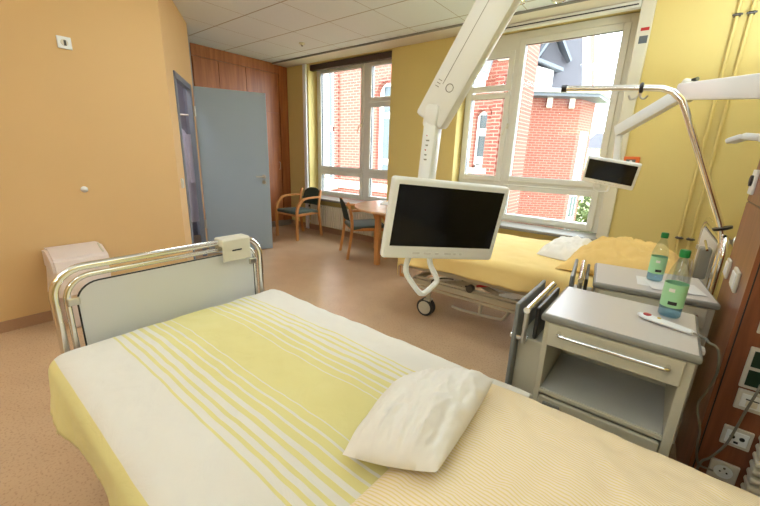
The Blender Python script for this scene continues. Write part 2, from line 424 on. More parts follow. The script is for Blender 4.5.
# ------------------------------------------------------------------ windows
def rect_ring(mb, x0, z0, x1, z1, w_, y0, y1, bev=.004):
    mb.box(x0, y0, z0, x0+w_, y1, z1, bev, 1); mb.box(x1-w_, y0, z0, x1, y1, z1, bev, 1)
    mb.box(x0+w_, y0, z0, x1-w_, y1, z0+w_, bev, 1); mb.box(x0+w_, y0, z1-w_, x1-w_, y1, z1, bev, 1)
def window(idx, x0, x1, zt, casements, handles):
    W = thing('window_%d' % idx, None, None, ((x0+x1)/2, FY, OZ0), kind='structure')
    f = MB(); rect_ring(f, x0, .60, x1, zt, .085, FY+.004, FY+.08)
    for m_ in casements['mull']: f.box(*m_)
    f.build('window_frame', 'upvc', W)
    for (a, z0, b, z1) in casements['sash']:
        s_ = MB(); rect_ring(s_, a, z0, b, z1, casements['w'], FY-.018, FY+.05)
        so = s_.build('sash', 'upvc', W)
        g = casements['w']-.004; ww = .006
        q = MB(); rect_ring(q, a+g, z0+g, b-g, z1-g, ww, FY-.004, FY+.03, 0); q.build('gasket', 'black', so)
        MB().box(a+g+.002, FY+.016, z0+g+.002, b-g-.002, FY+.02, z1-g-.002).build('pane', 'glass', so)
    for (hx, hz) in handles:
        hb = MB().box(hx-.012, FY-.03, hz-.03, hx+.012, FY-.017, hz+.03, .003, 1)
        hb.tube([(hx, FY-.03, hz), (hx, FY-.055, hz), (hx-.01, FY-.06, hz-.02), (hx-.035, FY-.062, hz-.10)], .008, 8)
        hb.build('window_handle', 'cream', W, True)
    return W
W1 = window(1, -4.92, -3.02, 2.67,
    dict(mull=[(-3.89, FY, .62, -3.75, FY+.08, 2.60), (-4.88, FY+.002, .985, -3.05, FY+.08, 1.09)], w=.062,
         sash=[(-4.865, 1.045, -3.86, 2.625), (-3.775, 2.075, -3.05, 2.625), (-3.775, 1.045, -3.05, 2.068), (-4.865, .62, -3.86, 1.03), (-3.775, .62, -3.05, 1.03)]),
    [(-3.90, 1.75)])
W2 = window(2, -2.195, -.507, 2.675,
    dict(mull=[(-1.67, FY, .62, -1.55, FY+.08, 2.61), (-2.15, FY+.002, .985, -.54, FY+.08, 1.12)], w=.062,
         sash=[(-2.17, 2.09, -1.635, 2.50), (-2.17, 1.065, -1.635, 2.07), (-1.59, 1.075, -.575, 2.60), (-2.17, .62, -1.635, 1.02), (-1.59, .62, -.575, 1.04)]),
    [(-1.62, 1.70)])
MB().box(-2.17, FY, 2.50, -1.64, FY+.07, 2.63).build('top_panel', 'upvc', W2)
for i, (a, b) in enumerate((O1, O2)):
    struct(MB().box(a-.03, 4.05, .562, b+.02, FY+.01, .597, .008, 2).build('trim_%d' % (4+i), 'granite'))
tag(MB().box(O1[0]+.02, WY+.02, 2.590, O1[1]-.002, WY+.09, 2.675, .01, 2).build('roller_blind', 'blind'),
    'dark brown rolled-up blind above the left window', 'blind')
# white vertical ducts and header by the windows
d1 = MB().box(-5.03, WY-.035, .0, -4.955, WY, CZ-.025, .006, 2)
tag(d1.build('vertical_duct', 'white'), 'slim white vertical duct left of the left window near the wardrobe', 'wall duct')
dk = thing('vertical_duct', 'white vertical duct right of the right window with small sticker', 'wall duct', (-.45, WY-.03, 0))
MB().box(-.502, WY-.05, .0, -.40, WY, CZ-.025, .006, 2).build('duct_body', 'cream', dk)
MB().box(-.472, WY-.0515, 2.45, -.41, WY-.05, 2.475).build('sticker_band', 'red', dk)
MB().box(-.472, WY-.0515, 2.35, -.41, WY-.05, 2.41).build('sticker_panel', 'zinc', dk)
hd = thing('curtain_header', 'white header board with dark slot above the right window', 'window header', (-1.3, WY, 2.68))
MB().box(-2.22, WY-.07, 2.640, -.505, WY-.001, CZ-.024, .004, 1).build('board', 'upvc', hd)
MB().box(-2.22, WY-.073, 2.656, -.52, WY-.07, 2.666).build('slot', 'black', hd)
# radiator under window 1
ra = thing('radiator', 'cream finned panel radiator below the left window', 'radiator', (-4.1, 4.12, .12))
MB().box(-4.79, 4.145, .13, -3.36, 4.18, .47, .005, 1).build('body', 'rad', ra)
nf = 27
fn_ = MB()
for k in range(nf):
    x = -4.785 + k*(1.42/nf); fn_.box(x, 4.085, .13, x+.030, 4.15, .47, .006, 1)
fn_.build('fins', 'rad', ra)
MB().tube([(-4.79, 4.13, .43), (-4.86, 4.13, .43), (-4.86, 4.214, .43)], .011, 10).build('pipe', 'white', ra, True)
MB().lathe([(.02, 0), (.024, .03), (.02, .06)], (-4.80, 4.13, .43), 14, axis=(-1, 0, 0)).build('valve', 'black', ra, True)
MB().tube([(-4.79, 4.13, .16), (-4.84, 4.13, .16), (-4.84, 4.214, .16)], .011, 10).build('pipe', 'white', ra, True)
# heating pipes on the yellow wall
for k, x in enumerate((.143, .222)):
    hp_ = thing('heating_pipe', ('yellow painted pipe running up the yellow wall, the left one of the pair', 'yellow painted pipe running up the yellow wall, the right one of the pair')[k],
                'pipe', (x, WY-.03, 0), 'pipes on the yellow wall')
    MB().tube([(x, WY-.032, 0.02), (x, WY-.032, CZ-.03)], .012, 12).build('pipe_run', 'yellow', hp_, True)
    for z in (.70, 2.47):
        c_ = MB().box(x-.022, WY-.05, z-.010, x+.022, WY-.001, z+.010, .004, 1); c_.tube([(x-.03, WY-.045, z), (x+.03, WY-.045, z)], .007, 8)
        c_.build('pipe_clamp', 'dark_metal', hp_)
# orange wall box
ob = thing('alarm_box', 'orange wall box with grey insert on the yellow wall behind the small monitor', 'alarm box', (-.34, WY, 1.35))
MB().box(-.41, WY-.045, 1.295, -.275, WY, 1.395, .01, 2).build('housing', 'orange_box', ob)
MB().box(-.38, WY-.05, 1.325, -.305, WY-.045, 1.37, .002, 1).build('insert', 'zinc', ob)
MB().lathe([(.013, 0), (.013, .006)], (-.342, WY-.05, 1.348), 16, axis=(0, -1, 0)).build('button', 'white', ob)
# ceiling items
sm = thing('ceiling_sensor', 'small white sensor on the ceiling tiles near the wardrobe', 'sensor', (-4.164, 3.47, CZ))
MB().lathe([(.04, 0), (.04, -.012), (.022, -.012), (.018, -.026), (.006, -.03)], (-4.164, 3.47, CZ), 20).build('housing', 'cream', sm, True)
MB().lathe([(.012, 0), (.012, -.008)], (-4.164, 3.47, CZ-.03), 12).build('tip', 'zinc', sm)
for x, y, lb in ((-1.405, 3.70, 'chrome ring lamp rim in the ceiling by the top of the right window'), (-1.10, 3.84, 'chrome ring in the ceiling, nearer the right wall, cut by the picture top')):
    r_ = thing('recessed_spotlight', lb, 'ceiling light', (x, y, CZ))
    MB().tube([(x+.055*math.cos(a), y+.055*math.sin(a), CZ-.004) for a in [2*PI*k/28 for k in range(28)]], .006, 8, closed=True).build('rim', 'chrome', r_, True)
    MB().lathe([(.05, 0), (.05, -.003)], (x, y, CZ), 24).build('diffuser', 'white_wall', r_)

# ------------------------------------------------------------------ wall fittings on the orange wall
so = thing('wall_socket', 'white square socket high up on the orange wall', 'wall socket', (-3.6, .82, 2.04))
MB().box(-3.6, .779, 1.999, -3.59, .861, 2.08, .003, 2).build('cover_plate', 'white', so)
MB().lathe([(.022, 0), (.02, .004)], (-3.59, .82, 2.04), 20, axis=(1, 0, 0)).build('outlet', 'cream', so)
MB().box(-3.59, .815, 2.02, -3.584, .829, 2.055).build('plug', 'dark_metal', so)
tag(MB().lathe([(.024, 0), (.022, .012), (.012, .026), (.002, .03)], (-3.601, .78, 1.0), 20, axis=(1, 0, 0)).build('door_bumper', 'white', smooth=True),
    'small round white knob low on the orange wall above the bin', 'wall knob')
# waste bin
bn = thing('waste_bin', 'white plastic waste bin with sloping lid and bag against the orange wall', 'bin', (-3.42, .60, 0))
def taper(mb, x0, y0, x1, y1, z0, z1, g, bev=.02):
    c = Vector(((x0+x1)/2, (y0+y1)/2, 0)); b = MB(); b.box(x0, y0, z0, x1, y1, z1, bev, 3)
    for v in b.b.verts:
        t = (v.co.z-z0)/(z1-z0); k = g+(1-g)*t; v.co.x = c.x+(v.co.x-c.x)*k; v.co.y = c.y+(v.co.y-c.y)*k
    return b
taper(None, -3.57, .46, -3.27, .785, 0.0, .44, .85).build('bin_body', 'pinkwhite', bn, True)
bg = MB()
def bagf(u, v):
    a = u*2*PI; z = .27+.19*v
    ex = .155+.012*math.sin(a*9+v*3)*(1-v)+.012*(1-v); ey = .168+.010*math.sin(a*7+1)*(1-v)+.012*(1-v)
    c, s_ = math.cos(a), math.sin(a)
    return Vector((-3.42+ex*math.copysign(abs(c)**.45, c), .615+ey*math.copysign(abs(s_)**.45, s_), z))
bg.grid(72, 8, bagf); bg.build('bin_bag', 'bag', bn, True)
lid = MB().slab([(-3.585, .452, .44), (-3.585, .452, .585), (-3.44, .452, .600), (-3.30, .452, .54), (-3.265, .452, .44)], (0, .34, 0))
bmesh.ops.bevel(lid.b, geom=lid.b.edges[:], offset=.016, segments=3, affect='EDGES')
lo = lid.build('lid', 'pinkwhite', bn, True)
MB().bar((-3.43, .765, .5985), (-3.32, .765, .5515), .010, .006).build('lid_slot', 'cab', lo)

# ------------------------------------------------------------------ coat in the washroom
CC = Vector((-5.0, 2.12, 0)); QD = Vector((.41, .91, 0)).normalized(); PD = Vector((.91, -.41, 0)).normalized()
def coat_f(u, v):
    a = u*2*PI; wdt = .03+.115*min(1, v*6)**.6+.02*v
    dep = .05+.04*v; fold = 1+.08*math.sin(a*7)*v
    return CC+QD*(wdt*math.cos(a)*fold)+PD*(dep*math.sin(a)*fold)+Vector((0, 0, 1.60-1.22*v))
ct = thing('hanging_coat', 'pale lilac white coat hanging in the room behind the doorway', 'coat', (-5.0, 2.12, .4))
lil = mat('white_coat_cotton', srgb(214, 212, 228), .8)
MB().grid(60, 24, coat_f).build('coat_body', lil, ct, True)
for sg in (-1, 1):
    MB().grid(20, 14, lambda u, v: CC+QD*(sg*(.115+.02*v)+.035*math.cos(u*2*PI))+PD*(.05+.035*math.sin(u*2*PI))+Vector((0, 0, 1.50-.60*v))).build('sleeve', lil, ct, True)
MB().tube([CC+Vector((0, 0, 1.58)), CC+Vector((0, 0, 1.72)), CC-PD*.04+Vector((0, 0, 1.76)), CC-PD*.08+Vector((0, 0, 1.74))], .006, 8).build('hanger_hook', 'steel', ct, True)
MB().tube([CC-PD*.08+QD*.3+Vector((0, 0, 1.74)), CC-PD*.08-QD*.6+Vector((0, 0, 1.74))], .012, 8).build('hanging_rail', 'steel', ct, True)
w = MB(); wbox(w, -.05, .62, 0, 1.30, .68, CZ)
struct(w.build('wall_partition', 'grey_wall'))

# ------------------------------------------------------------------ chairs and table
def chair(label, loc, rot, dy=0):
    c = thing('armchair', label, 'chair', (0, 0, 0))
    W, Dp = .235, .235       # local: faces -Y
    st = MB().box(-.24, -.25, .405, .24, .22, .455, .022, 3)
    for v in st.b.verts: v.co.z += .02*math.cos((v.co.x)*6)*(1 if v.co.z > .43 else .3)-.02 + (-.03*(v.co.y) if True else 0)
    st.build('seat', 'green_cloth', c, True)
    def bk(u, v):
        x = (u-.5)*.40; zz = v*.27
        t = abs(2*u-1); e = (1-t**4)
        z = .50+zz*1.0; 
        top = .50+.27*(1-.25*t**3); bot = .50+.0
        z = bot+(top-bot)*v
        y = .235+.055*v-.03*(1-t*t)*-1*.0+.03*(1-t*t)
        return Vector((x*(1-.06*abs(2*v-1)**3), y, z))
    b = MB(); b.grid(16, 12, bk)
    r = bmesh.ops.solidify(b.b, geom=b.b.faces[:], thickness=.035)
    b.build('backrest', 'green_cloth', c, True)
    for s_ in (-1, 1):
        x = s_*.255
        # front leg: rises and bends back into the arm rest
        b = MB(); pts = [(x, -.245, 0), (x, -.24, .40), (x, -.225, .50)] + [(x, -.225+.10*t, .50+.115*t**.7) for t in (.3, .6, 1)] + [(x, -.06, .635), (x, .10, .645), (x, .215, .64)]
        ps = smooth_path(pts, 4)
        for k in range(len(ps)-1):
            e = ps[k+1]+(ps[k+1]-ps[k])*.15
            b.bar(ps[k], e, .032 if ps[k].z < .6 else .045, .036 if ps[k].z < .6 else .026)
        b.build('front_leg_with_arm_rest', 'beech', c)
        b = MB()
        ps = smooth_path([(x*.92, .275, 0), (x*.92, .235, .25), (x*.92, .215, .44), (x*.92, .235, .62), (x*.9, .27, .74)], 4)
        for k in range(len(ps)-1): b.bar(ps[k], ps[k+1]+(ps[k+1]-ps[k])*.15, .026, .034)
        b.build('rear_leg', 'beech', c)
    MB().bar((-.24, -.22, .385), (.24, -.22, .385), .022, .04, .003).build('front_rail', 'beech', c)
    MB().bar((-.22, .205, .395), (.22, .205, .395), .022, .04, .003).build('rear_rail', 'beech', c)
    for s_ in (-1, 1): MB().bar((s_*.24, -.23, .385), (s_*.225, .21, .395), .022, .04, .003).build('side_rail', 'beech', c)
    c.location = loc; c.rotation_euler = (0, 0, rot)
    return c
c1 = chair('wooden armchair with dark green seat standing in the corner by the wardrobe', (-4.615, 3.70, 0), .0)
c2 = copy_tree(c1); c2['label'] = 'wooden armchair with dark green seat pulled up to the round table'
c2.location = (-3.15, 3.62, 0); c2.rotation_euler = (0, 0, math.radians(90+56-0))
tb = thing('round_table', 'round wooden table standing in front of the pier between the windows', 'table', (-2.44, 3.54, 0))
MB().lathe([(.56, .715), (.595, .72), (.60, .732), (.595, .745), (.0005, .745)], (-2.44, 3.54, 0), 56).build('tabletop', 'tablewood', tb, True, angle=30)
ta = MB()
for a in (45, 135, 225, 315):
    p, q = [Vector((-2.44+.37*math.cos(math.radians(t+5)), 3.54+.37*math.sin(math.radians(t+5)), .68)) for t in (a, a+90)]
    ta.bar(p, q, .022, .06)
ta.build('apron', 'beech', tb)
for a in (50, 140, 230, 320):
    x, y = -2.44+.38*math.cos(math.radians(a-12)), 3.54+.38*math.sin(math.radians(a-12)) 
    if a == 230: x, y = -2.70, 3.37
    MB().box(x-.03, y-.03, 0, x+.03, y+.03, .716, .006, 2).build('leg', 'beech', tb)
pp = MB().box(-.105, -.15, .7455, .105, .15, .748, 0, 1, Matrix.Translation((-2.72, 3.62, 0)) @ Matrix.Rotation(.5, 4, 'Z'))
tag(pp.build('paper_sheet', 'paper'), 'white sheet of paper lying on the round wooden table', 'paper')

# ------------------------------------------------------------------ beds
def rrect_path(y0, y1, z0, z1, r, x, n=8):
    """inverted U in plane x"""
    p = [(x, y0, z0)] + arc((x, y0+r, z1-r), r, PI, PI/2, n, ('y', 'z')) + arc((x, y1-r, z1-r), r, PI/2, 0, n, ('y', 'z')) + [(x, y1, z0)]
    return p
def end_frame(bed, name, x, y0, y1, z1, side, clipbox):
    """chrome double tube end with a grey laminate panel; side=+1 if outside is +x"""
    f = MB().tube(rrect_path(y0, y1, .32, z1, .10, x, 8), .0145, 14)
    fo = f.build(name, 'chrome', bed, True)
    MB().tube(rrect_path(y0+.034, y1-.034, .32, z1-.034, .085, x, 8), .011, 12).build('inner_tube', 'chrome', fo, True)
    pl = MB(); poly = []
    a0, a1, zz = y0+.062, y1-.045, z1-.062
    pts = [(x-.008, a0, .40)] + arc((x-.008, a0+.075, zz-.075), .075, PI, PI/2, 8, ('y', 'z')) + arc((x-.008, a1-.03, zz-.03), .03, PI/2, 0, 5, ('y', 'z')) + [(x-.008, a1, .40)]
    pl.slab(pts, (.016, 0, 0)); pl.build('panel', 'panelgrey', fo)
    ed = MB(); ed.tube([(p[0]+.014, p[1], p[2]) for p in pts], .0035, 6); ed.build('panel_edge', 'black', fo)
    for yy in (a0-.012, a1-.006):
        c_ = MB().box(x-.02, yy-.02, .765, x+.02, yy+.02, .795, .005, 2); c_.build('clamp', 'steel', fo)
    return fo
def bed_base(bed, x0, x1, y0, y1):
    yc = (y0+y1)/2
    for k, y in enumerate((y0+.10, y1-.10)):
        MB().bar((x0+.12, y, .305), (x1-.12, y, .305), .03, .045, .005).build('side_rail', 'beige_metal', bed)
    for x in (x0+.15, (x0+x1)/2, x1-.15): MB().bar((x, y0+.09, .31), (x, y1-.09, .31), .04, .035, .004).build('cross_member', 'beige_metal', bed)
    MB().box(x0+.03, y0+.03, .43, x1-.03, y1-.03, .468, .008, 2).build('mattress_platform', 'beige_metal', bed)
    for k in (0, 1):
        xa = x0+.42 + k*.85
        for y in (y0+.17, y1-.20):
            MB().bar((xa, y, .32), (xa+.45, y, .44), .02, .035, .003).build('lifting_link', 'beige_metal', bed)
            MB().bar((xa+.45, y+.025, .32), (xa+.05, y+.025, .44), .02, .035, .003).build('lifting_link', 'beige_metal', bed)
    MB().tube([(x0+.55, yc-.1, .34), (x0+.95, yc-.12, .38)], .022, 12).build('actuator', 'cab', bed, True)
    MB().tube([(x0+1.05, yc-.18, .35), (x0+1.35, yc-.15, .39)], .02, 12).build('actuator', 'white', bed, True)
    MB().box(x0+.75, y0+.22, .34, x0+.98, y0+.34, .40, .01, 2).build('motor_box', 'white', bed)
    MB().bar((x0+.70, y0+.11, .385), (x0+.83, y0+.11, .425), .018, .018, .004).build('release_lever', 'red', bed)
    MB().bar((x0+1.15, y0+.11, .36), (x0+1.32, y0+.11, .42), .018, .018, .004).build('release_lever', 'red', bed)
    MB().tube(smooth_path([(x0+.50, y0+.12, .39), (x0+.44, y0+.06, .40), (x0+.36, y0+.05, .37), (x0+.33, y0+.08, .33), (x0+.38, y0+.12, .31)], 6), .006, 8).build('cable', 'black', bed, True)
    MB().tube(smooth_path([(x0+.50, y0+.14, .15), (x0+.60, y0+.14, .142), (x0+.88, y0+.14, .155), (x0+.93, y0+.14, .18), (x0+.97, y0+.14, .27), (x0+.98, y0+.14, .30)], 5), .011, 10).build('brake_pedal', 'beige_metal', bed, True)
    MB().bar((x0+.20, y0+.115, .255), (x1-.30, y0+.115, .255), .018, .022, .004).build('lower_rail', 'beige_metal', bed)
    MB().bar((x0+.16, y0+.10, .345), (x1-.16, y0+.10, .345), .016, .022, .004).build('upper_rail', 'beige_metal', bed)
    MB().bar((x0+.30, y0+.10, .34), (x0+.62, y0+.16, .43), .014, .045, .005).build('side_bracket', 'steel', bed)
    MB().bar((x0+.88, y0+.12, .34), (x0+1.10, y0+.12, .42), .016, .05, .006).build('side_bracket', 'white', bed)
    MB().bar((x0+1.32, y0+.12, .33), (x0+1.16, y0+.12, .42), .016, .05, .006).build('side_bracket', 'white', bed)
    MB().lathe([(.03, -.02), (.03, .02)], (x0+.66, y0+.09, .36), 18, axis=(0, 1, 0)).build('pivot', 'dark_metal', bed, True)
    MB().bar((x0+.74, y0+.14, .16), (x0+.74, y0+.14, .30), .02, .03, .003).build('pedal_bracket', 'beige_metal', bed)
    for x, y in ((x0+.28, y0+.14), (x0+.28, y1-.14), (x1-.25, y0+.14), (x1-.25, y1-.14)):
        ca = MB().box(x-.018, y-.012, .10, x+.018, y+.012, .29, .004, 1); ca.box(x-.035, y-.034, .142, x+.03, y+.034, .158, .006, 1)
        co = ca.build('castor', 'beige_metal', bed)
        for s_ in (-1, 1):
            MB().lathe([(.072, -.009), (.077, -.005), (.077, .005), (.072, .009)], (x-.02, y+s_*.023, .077), 28, axis=(0, 1, 0)).build('wheel', 'rubber', co, True)
            MB().lathe([(.058, -.0095), (.058, .0095), (.040, .0105), (.016, .0125), (.016, .016)], (x-.02, y+s_*.024, .077), 24, axis=(0, s_, 0)).build('hub', 'cab', co, True)
def fbm(x, y, s, seed=0): return noise.fractal(Vector((x*s, y*s, seed)), 1.0, 2.0, 4)

# --- near bed
X0, X1, Y0, Y1 = -1.66, .44, .14, 1.12
bed1 = thing('hospital_bed', 'near hospital bed with chrome footboard under the yellow striped duvet', 'bed', (-.6, .63, 0))
bed_base(bed1, X0, X1, Y0, Y1)
ff = end_frame(bed1, 'foot_frame', -1.665, .215, 1.062, .905, -1, False)
end_frame(bed1, 'head_frame', .455, .215, 1.062, .96, 1, False)
ch = MB().box(-1.70, .838, .885, -1.625, .985, .925, .004, 1)
ch.box(-1.632, .838, .812, -1.622, .985, .92, .003, 1); ch.box(-1.70, .838, .86, -1.694, .985, .92, .003, 1)
cho = ch.build('chart_holder', 'cream', bed1)
MB().box(-1.6225, .885, .862, -1.620, .935, .868).build('slot', 'black', cho)
MB().box(-1.60, .19, .47, .40, 1.085, .60, .03, 3).build('mattress', 'sheet_white', bed1, True)
sh = MB()
def sheetf(u, v):
    s_ = (v-.5)*1.22; a = abs(s_); sg = math.copysign(1, s_)
    if a < .43: y, z = s_, .607
    elif a < .43+.047: t = (a-.43)/.03; y, z = sg*(.43+.03*math.sin(t)), .607-.03*(1-math.cos(t))
    else: y, z = sg*.462, .577-(a-.477)
    x = -.55+.96*u
    return Vector((x, .635+y+(.006*fbm(x, s_, 5)), z+.004*fbm(x, s_, 7, 3)))
sh.grid(40, 60, sheetf)
tag(sh.build('bed_sheet', 'sheet_white', None, True), 'white fitted sheet showing along the mattress edge under the peach striped pillow', 'sheet')

def drape(name, matn, x0, x1, yc, top, hw, drop, foot, rot=None, amp=1.0, uv=True, seed=0, crown=.025, fd=.10):
    """cloth over a mattress: u along, s across; hangs at both sides and at the foot"""
    R = .055
    smax = hw-R+R*PI/2+drop
    def f(u, v):
        s_ = (v-.5)*2*smax; a = abs(s_); sg = math.copysign(1, s_)
        flat = hw-R
        if a <= flat: y, dz = s_, 0; ny = 0
        elif a < flat+R*PI/2: t = (a-flat)/R; y, dz = sg*(flat+R*math.sin(t)), -R*(1-math.cos(t))
        else: y, dz = sg*hw, -R-(a-flat-R*PI/2)
        # along
        Lf = foot; q = u*(x1-x0+Lf)
        if q < Lf:
            d = Lf-q
            if d < R*PI/2: t = d/R; x = x0+R-R*math.sin(t); dzz = -R*(1-math.cos(t))
            else: x = x0; dzz = -R-(d-R*PI/2)
        else: x = x0+R+(q-Lf)*(x1-x0-R)/(x1-x0); dzz = 0
        cr = crown*max(0, 1-(y/hw)**4)*(1-math.exp(-max(0, x-x0)*8))
        wav = amp*(.010*fbm(x, y, 2.6, seed)+.005*fbm(x+.3*y, y, 7, seed+2))
        z = top+dz+dzz+cr+wav*(1 if dz > -.03 else .3)
        if dz < -R*.9:
            hang = (-dz-R)/max(drop, .01)
            y += sg*amp*(.016*hang*math.sin(x*13+2*math.sin(x*3)+seed)+.008*hang*fbm(x, z, 9, seed)+.012*hang)
            z += amp*.014*hang*fbm(x, 0, 4, seed+5)
        if z < .12: z = .12
        return Vector((x, yc+y, z))
    b = MB(); b.grid(130, 110, f, (lambda u, v: (u*(x1-x0+foot), (v-.5)*2*smax)) if uv else None)
    if rot is not None: b.xf(rot)
    o = b.build(name, matn, None, True)
    md = o.modifiers.new('cloth_thickness', 'SOLIDIFY'); md.thickness = .005; md.offset = -1
    return o
dv = drape('duvet', 'duvet', -1.615, -.22, .63, .625, .482, .135, .17)
tag(dv, 'white duvet with pale yellow stripes spread over the near bed', 'duvet')

def cushion(L, W, T, corners=None, n=44, p=3.0, seed=0, wr=1.0, pinch=.06):
    """closed pillow mesh, local, with uv; corners: 4 world points (c00,c10,c11,c01) for bilinear base"""
    b = MB()
    def base(u, v):
        if corners:
            c = [Vector(q) for q in corners]
            return (c[0]*(1-u)+c[1]*u)*(1-v)+(c[3]*(1-u)+c[2]*u)*v
        return Vector(((u-.5)*L, (v-.5)*W, 0))
    def h(u, v):
        a, c = abs(2*u-1), abs(2*v-1)
        return (max(0, 1-a**p)*max(0, 1-c**p))**.55
    def side(sg):
        def f(u, v):
            a, c = 2*u-1, 2*v-1
            # edges pulled in between corners
            uu = .5+.5*a*(1-pinch*(1-c*c)*abs(a)**2); vv = .5+.5*c*(1-pinch*(1-a*a)*abs(c)**2)
            q = base(uu, vv); k = h(u, v)
            w_ = wr*(.35*T*.3*fbm(u*L, v*W, 5, seed+sg)+.12*T*fbm(u*L*1.5, v*W, 12, seed))*min(1, k*1.5)
            return q+Vector((0, 0, sg*T*.5*k*(1 if sg > 0 else .35)+(w_ if sg > 0 else 0)))
        return f
    b.grid(n, n, side(1), lambda u, v: (u*L, v*W)); b.grid(n, n, side(-1), lambda u, v: (u*L, v*W))
    return b
pk = cushion(.84, .88, .14, [(-.405, .16, .655), (.42, .18, .68), (.42, 1.05, .625), (-.375, 1.035, .640)], n=60, p=2.6, seed=3, wr=.5, pinch=.02)
lay = pk.b.loops.layers.uv.verify()
for f in pk.b.faces:
    for l in f.loops:
        u, v = l[lay].uv; l[lay].uv = (u, v+.16*u)
tag(pk.build('striped_pillow', 'peach', None, True, weld=True, angle=70), 'large peach and white pinstriped pillow at the head of the near bed', 'pillow')
# small white pillow
wpil = cushion(.42, .34, .16, [(-.476, .488, .674), (-.258, .535, .735), (-.297, .937, .722), (-.541, .797, .680)], n=60, p=2.6, seed=11, wr=.75, pinch=-.05)
wp_ = wpil.build('small_pillow', 'pillow_white', None, True, weld=True, angle=70)
tag(wp_, 'small crumpled white pillow resting on the striped duvet and the peach pillow', 'pillow')

# --- far bed (turned about two degrees)
bed2 = thing('hospital_bed', 'far hospital bed with golden cover below the right window', 'bed', (-.7, 2.93, 0))
bx0, bx1, by0, by1 = -1.74, .235, 2.42, 3.42
bed_base(bed2, bx0, bx1, by0, by1)
end_frame(bed2, 'foot_frame', bx0-.01, by0+.16, by1-.06, .80, -1, False)
end_frame(bed2, 'head_frame', bx1+.02, by0+.02, by1-.02, .985, 1, False)
MB().box(bx0+.05, by0+.03, .47, bx1-.02, by1-.03, .60, .03, 3).build('mattress', 'sheet_white', bed2, True)
hc = MB().box(bx1-.055, 2.61, .72, bx1-.0, 2.68, .90, .01, 2); hco = hc.build('hand_control', 'edge', bed2)
MB().tube(smooth_path([(bx1-.02, 2.66, .72), (bx1-.06, 2.70, .66), (bx1-.03, 2.80, .62), (bx1-.02, 2.90, .60)], 6), .006, 8).build('control_cable', 'cable', hco, True)
MB().tube([(bx1-.03, 2.56, .90), (bx1-.03, 2.72, .925)], .006, 8).build('hook', 'chrome', bed2, True)
R2 = Matrix.Translation((-.7, 2.93, 0)) @ Matrix.Rotation(math.radians(2.0), 4, 'Z') @ Matrix.Translation((.7, -2.93, 0))
bed2.rotation_euler = (0, 0, math.radians(2.0))
dc = drape('bed_cover', 'golden', bx0+.05, bx1-.03, 2.925, .635, .525, .10, .14, rot=R2, uv=False, seed=7, crown=.02)
tag(dc, 'plain golden yellow cover spread over the far bed', 'bed cover')
p2 = cushion(.5, .75, .33, [(-.50, 2.50, .655), (.17, 2.47, .70), (.14, 3.30, .70), (-.44, 3.25, .66)], n=44, p=2.0, seed=21, wr=.8)
M['golden_pillow'] = mat('golden_pillow_cotton', srgb(236, 198, 122), .85, var=.02, bump=.15, bscale=22)
tag(p2.build('pillow', 'golden_pillow', None, True, weld=True, angle=70), 'plump golden pillow at the head of the far bed', 'pillow')
p3 = cushion(.4, .55, .19, [(-.70, 2.80, .655), (-.40, 2.74, .66), (-.34, 3.38, .66), (-.68, 3.36, .655)], n=36, p=2.4, seed=31, wr=.8, pinch=-.06)
tag(p3.build('pillow', 'pillow_white', None, True, weld=True, angle=70), 'white pillow beside the golden pillow on the far bed', 'pillow')
# trapeze pole
tp = thing('lifting_pole', 'curved chrome lifting pole rising from the head of the far bed', 'lifting pole', (.265, 2.58, .6))
ty = 2.60
path = [(.272, ty, .62), (.268, ty, .95), (.245, ty, 1.06), (.115, ty, 1.34)]
path = [(.272, ty, .60), (.270, ty, .93), (.255, ty, 1.00), (.237, ty, 1.052), (.11, ty, 1.335), (-.016, ty, 1.615), (-.045, ty, 1.672), (-.09, ty, 1.717), (-.14, ty, 1.738), (-.20, ty, 1.745), (-.62, ty, 1.772)]
MB().tube(path, .0165, 18).build('pole', 'chrome', tp, True)
MB().lathe([(.020, 0), (.020, .03)], (-.62, ty, 1.772), 16, axis=(-1, 0, .06)).build('end_cap', 'black', tp, True)
MB().lathe([(.040, 0), (.042, .012)], (.255, ty, 1.02), 24, axis=(-.35, 0, 1)).build('collar', 'black', tp, True)
kb = MB().lathe([(.010, 0), (.012, .035), (.034, .05), (.034, .085), (.02, .10)], (.27, ty-.01, .96), 16, axis=(.9, -.45, .1)); kb.build('clamp_knob', 'steel', tp, True)
MB().lathe([(.021, 0), (.021, .10)], (.272, ty, .88), 16).build('sleeve', 'steel', tp, True)
MB().tube([(-.235, ty+.019*math.cos(a), 1.747+.019*math.sin(a)) for a in [2*PI*k/20 for k in range(20)]], .010, 8, closed=True).build('stop_ring', 'black', tp, True)
MB().tube(smooth_path([(-.235, ty, 1.728), (-.232, ty, 1.70), (-.215, ty, 1.69), (-.20, ty, 1.705)], 5), .005, 8).build('hook', 'steel', tp, True)
MB().tube(smooth_path([(-.235, ty, 1.728), (-.25, ty, 1.70), (-.275, ty, 1.69), (-.29, ty, 1.71)], 5), .005, 8).build('hook', 'steel', tp, True)

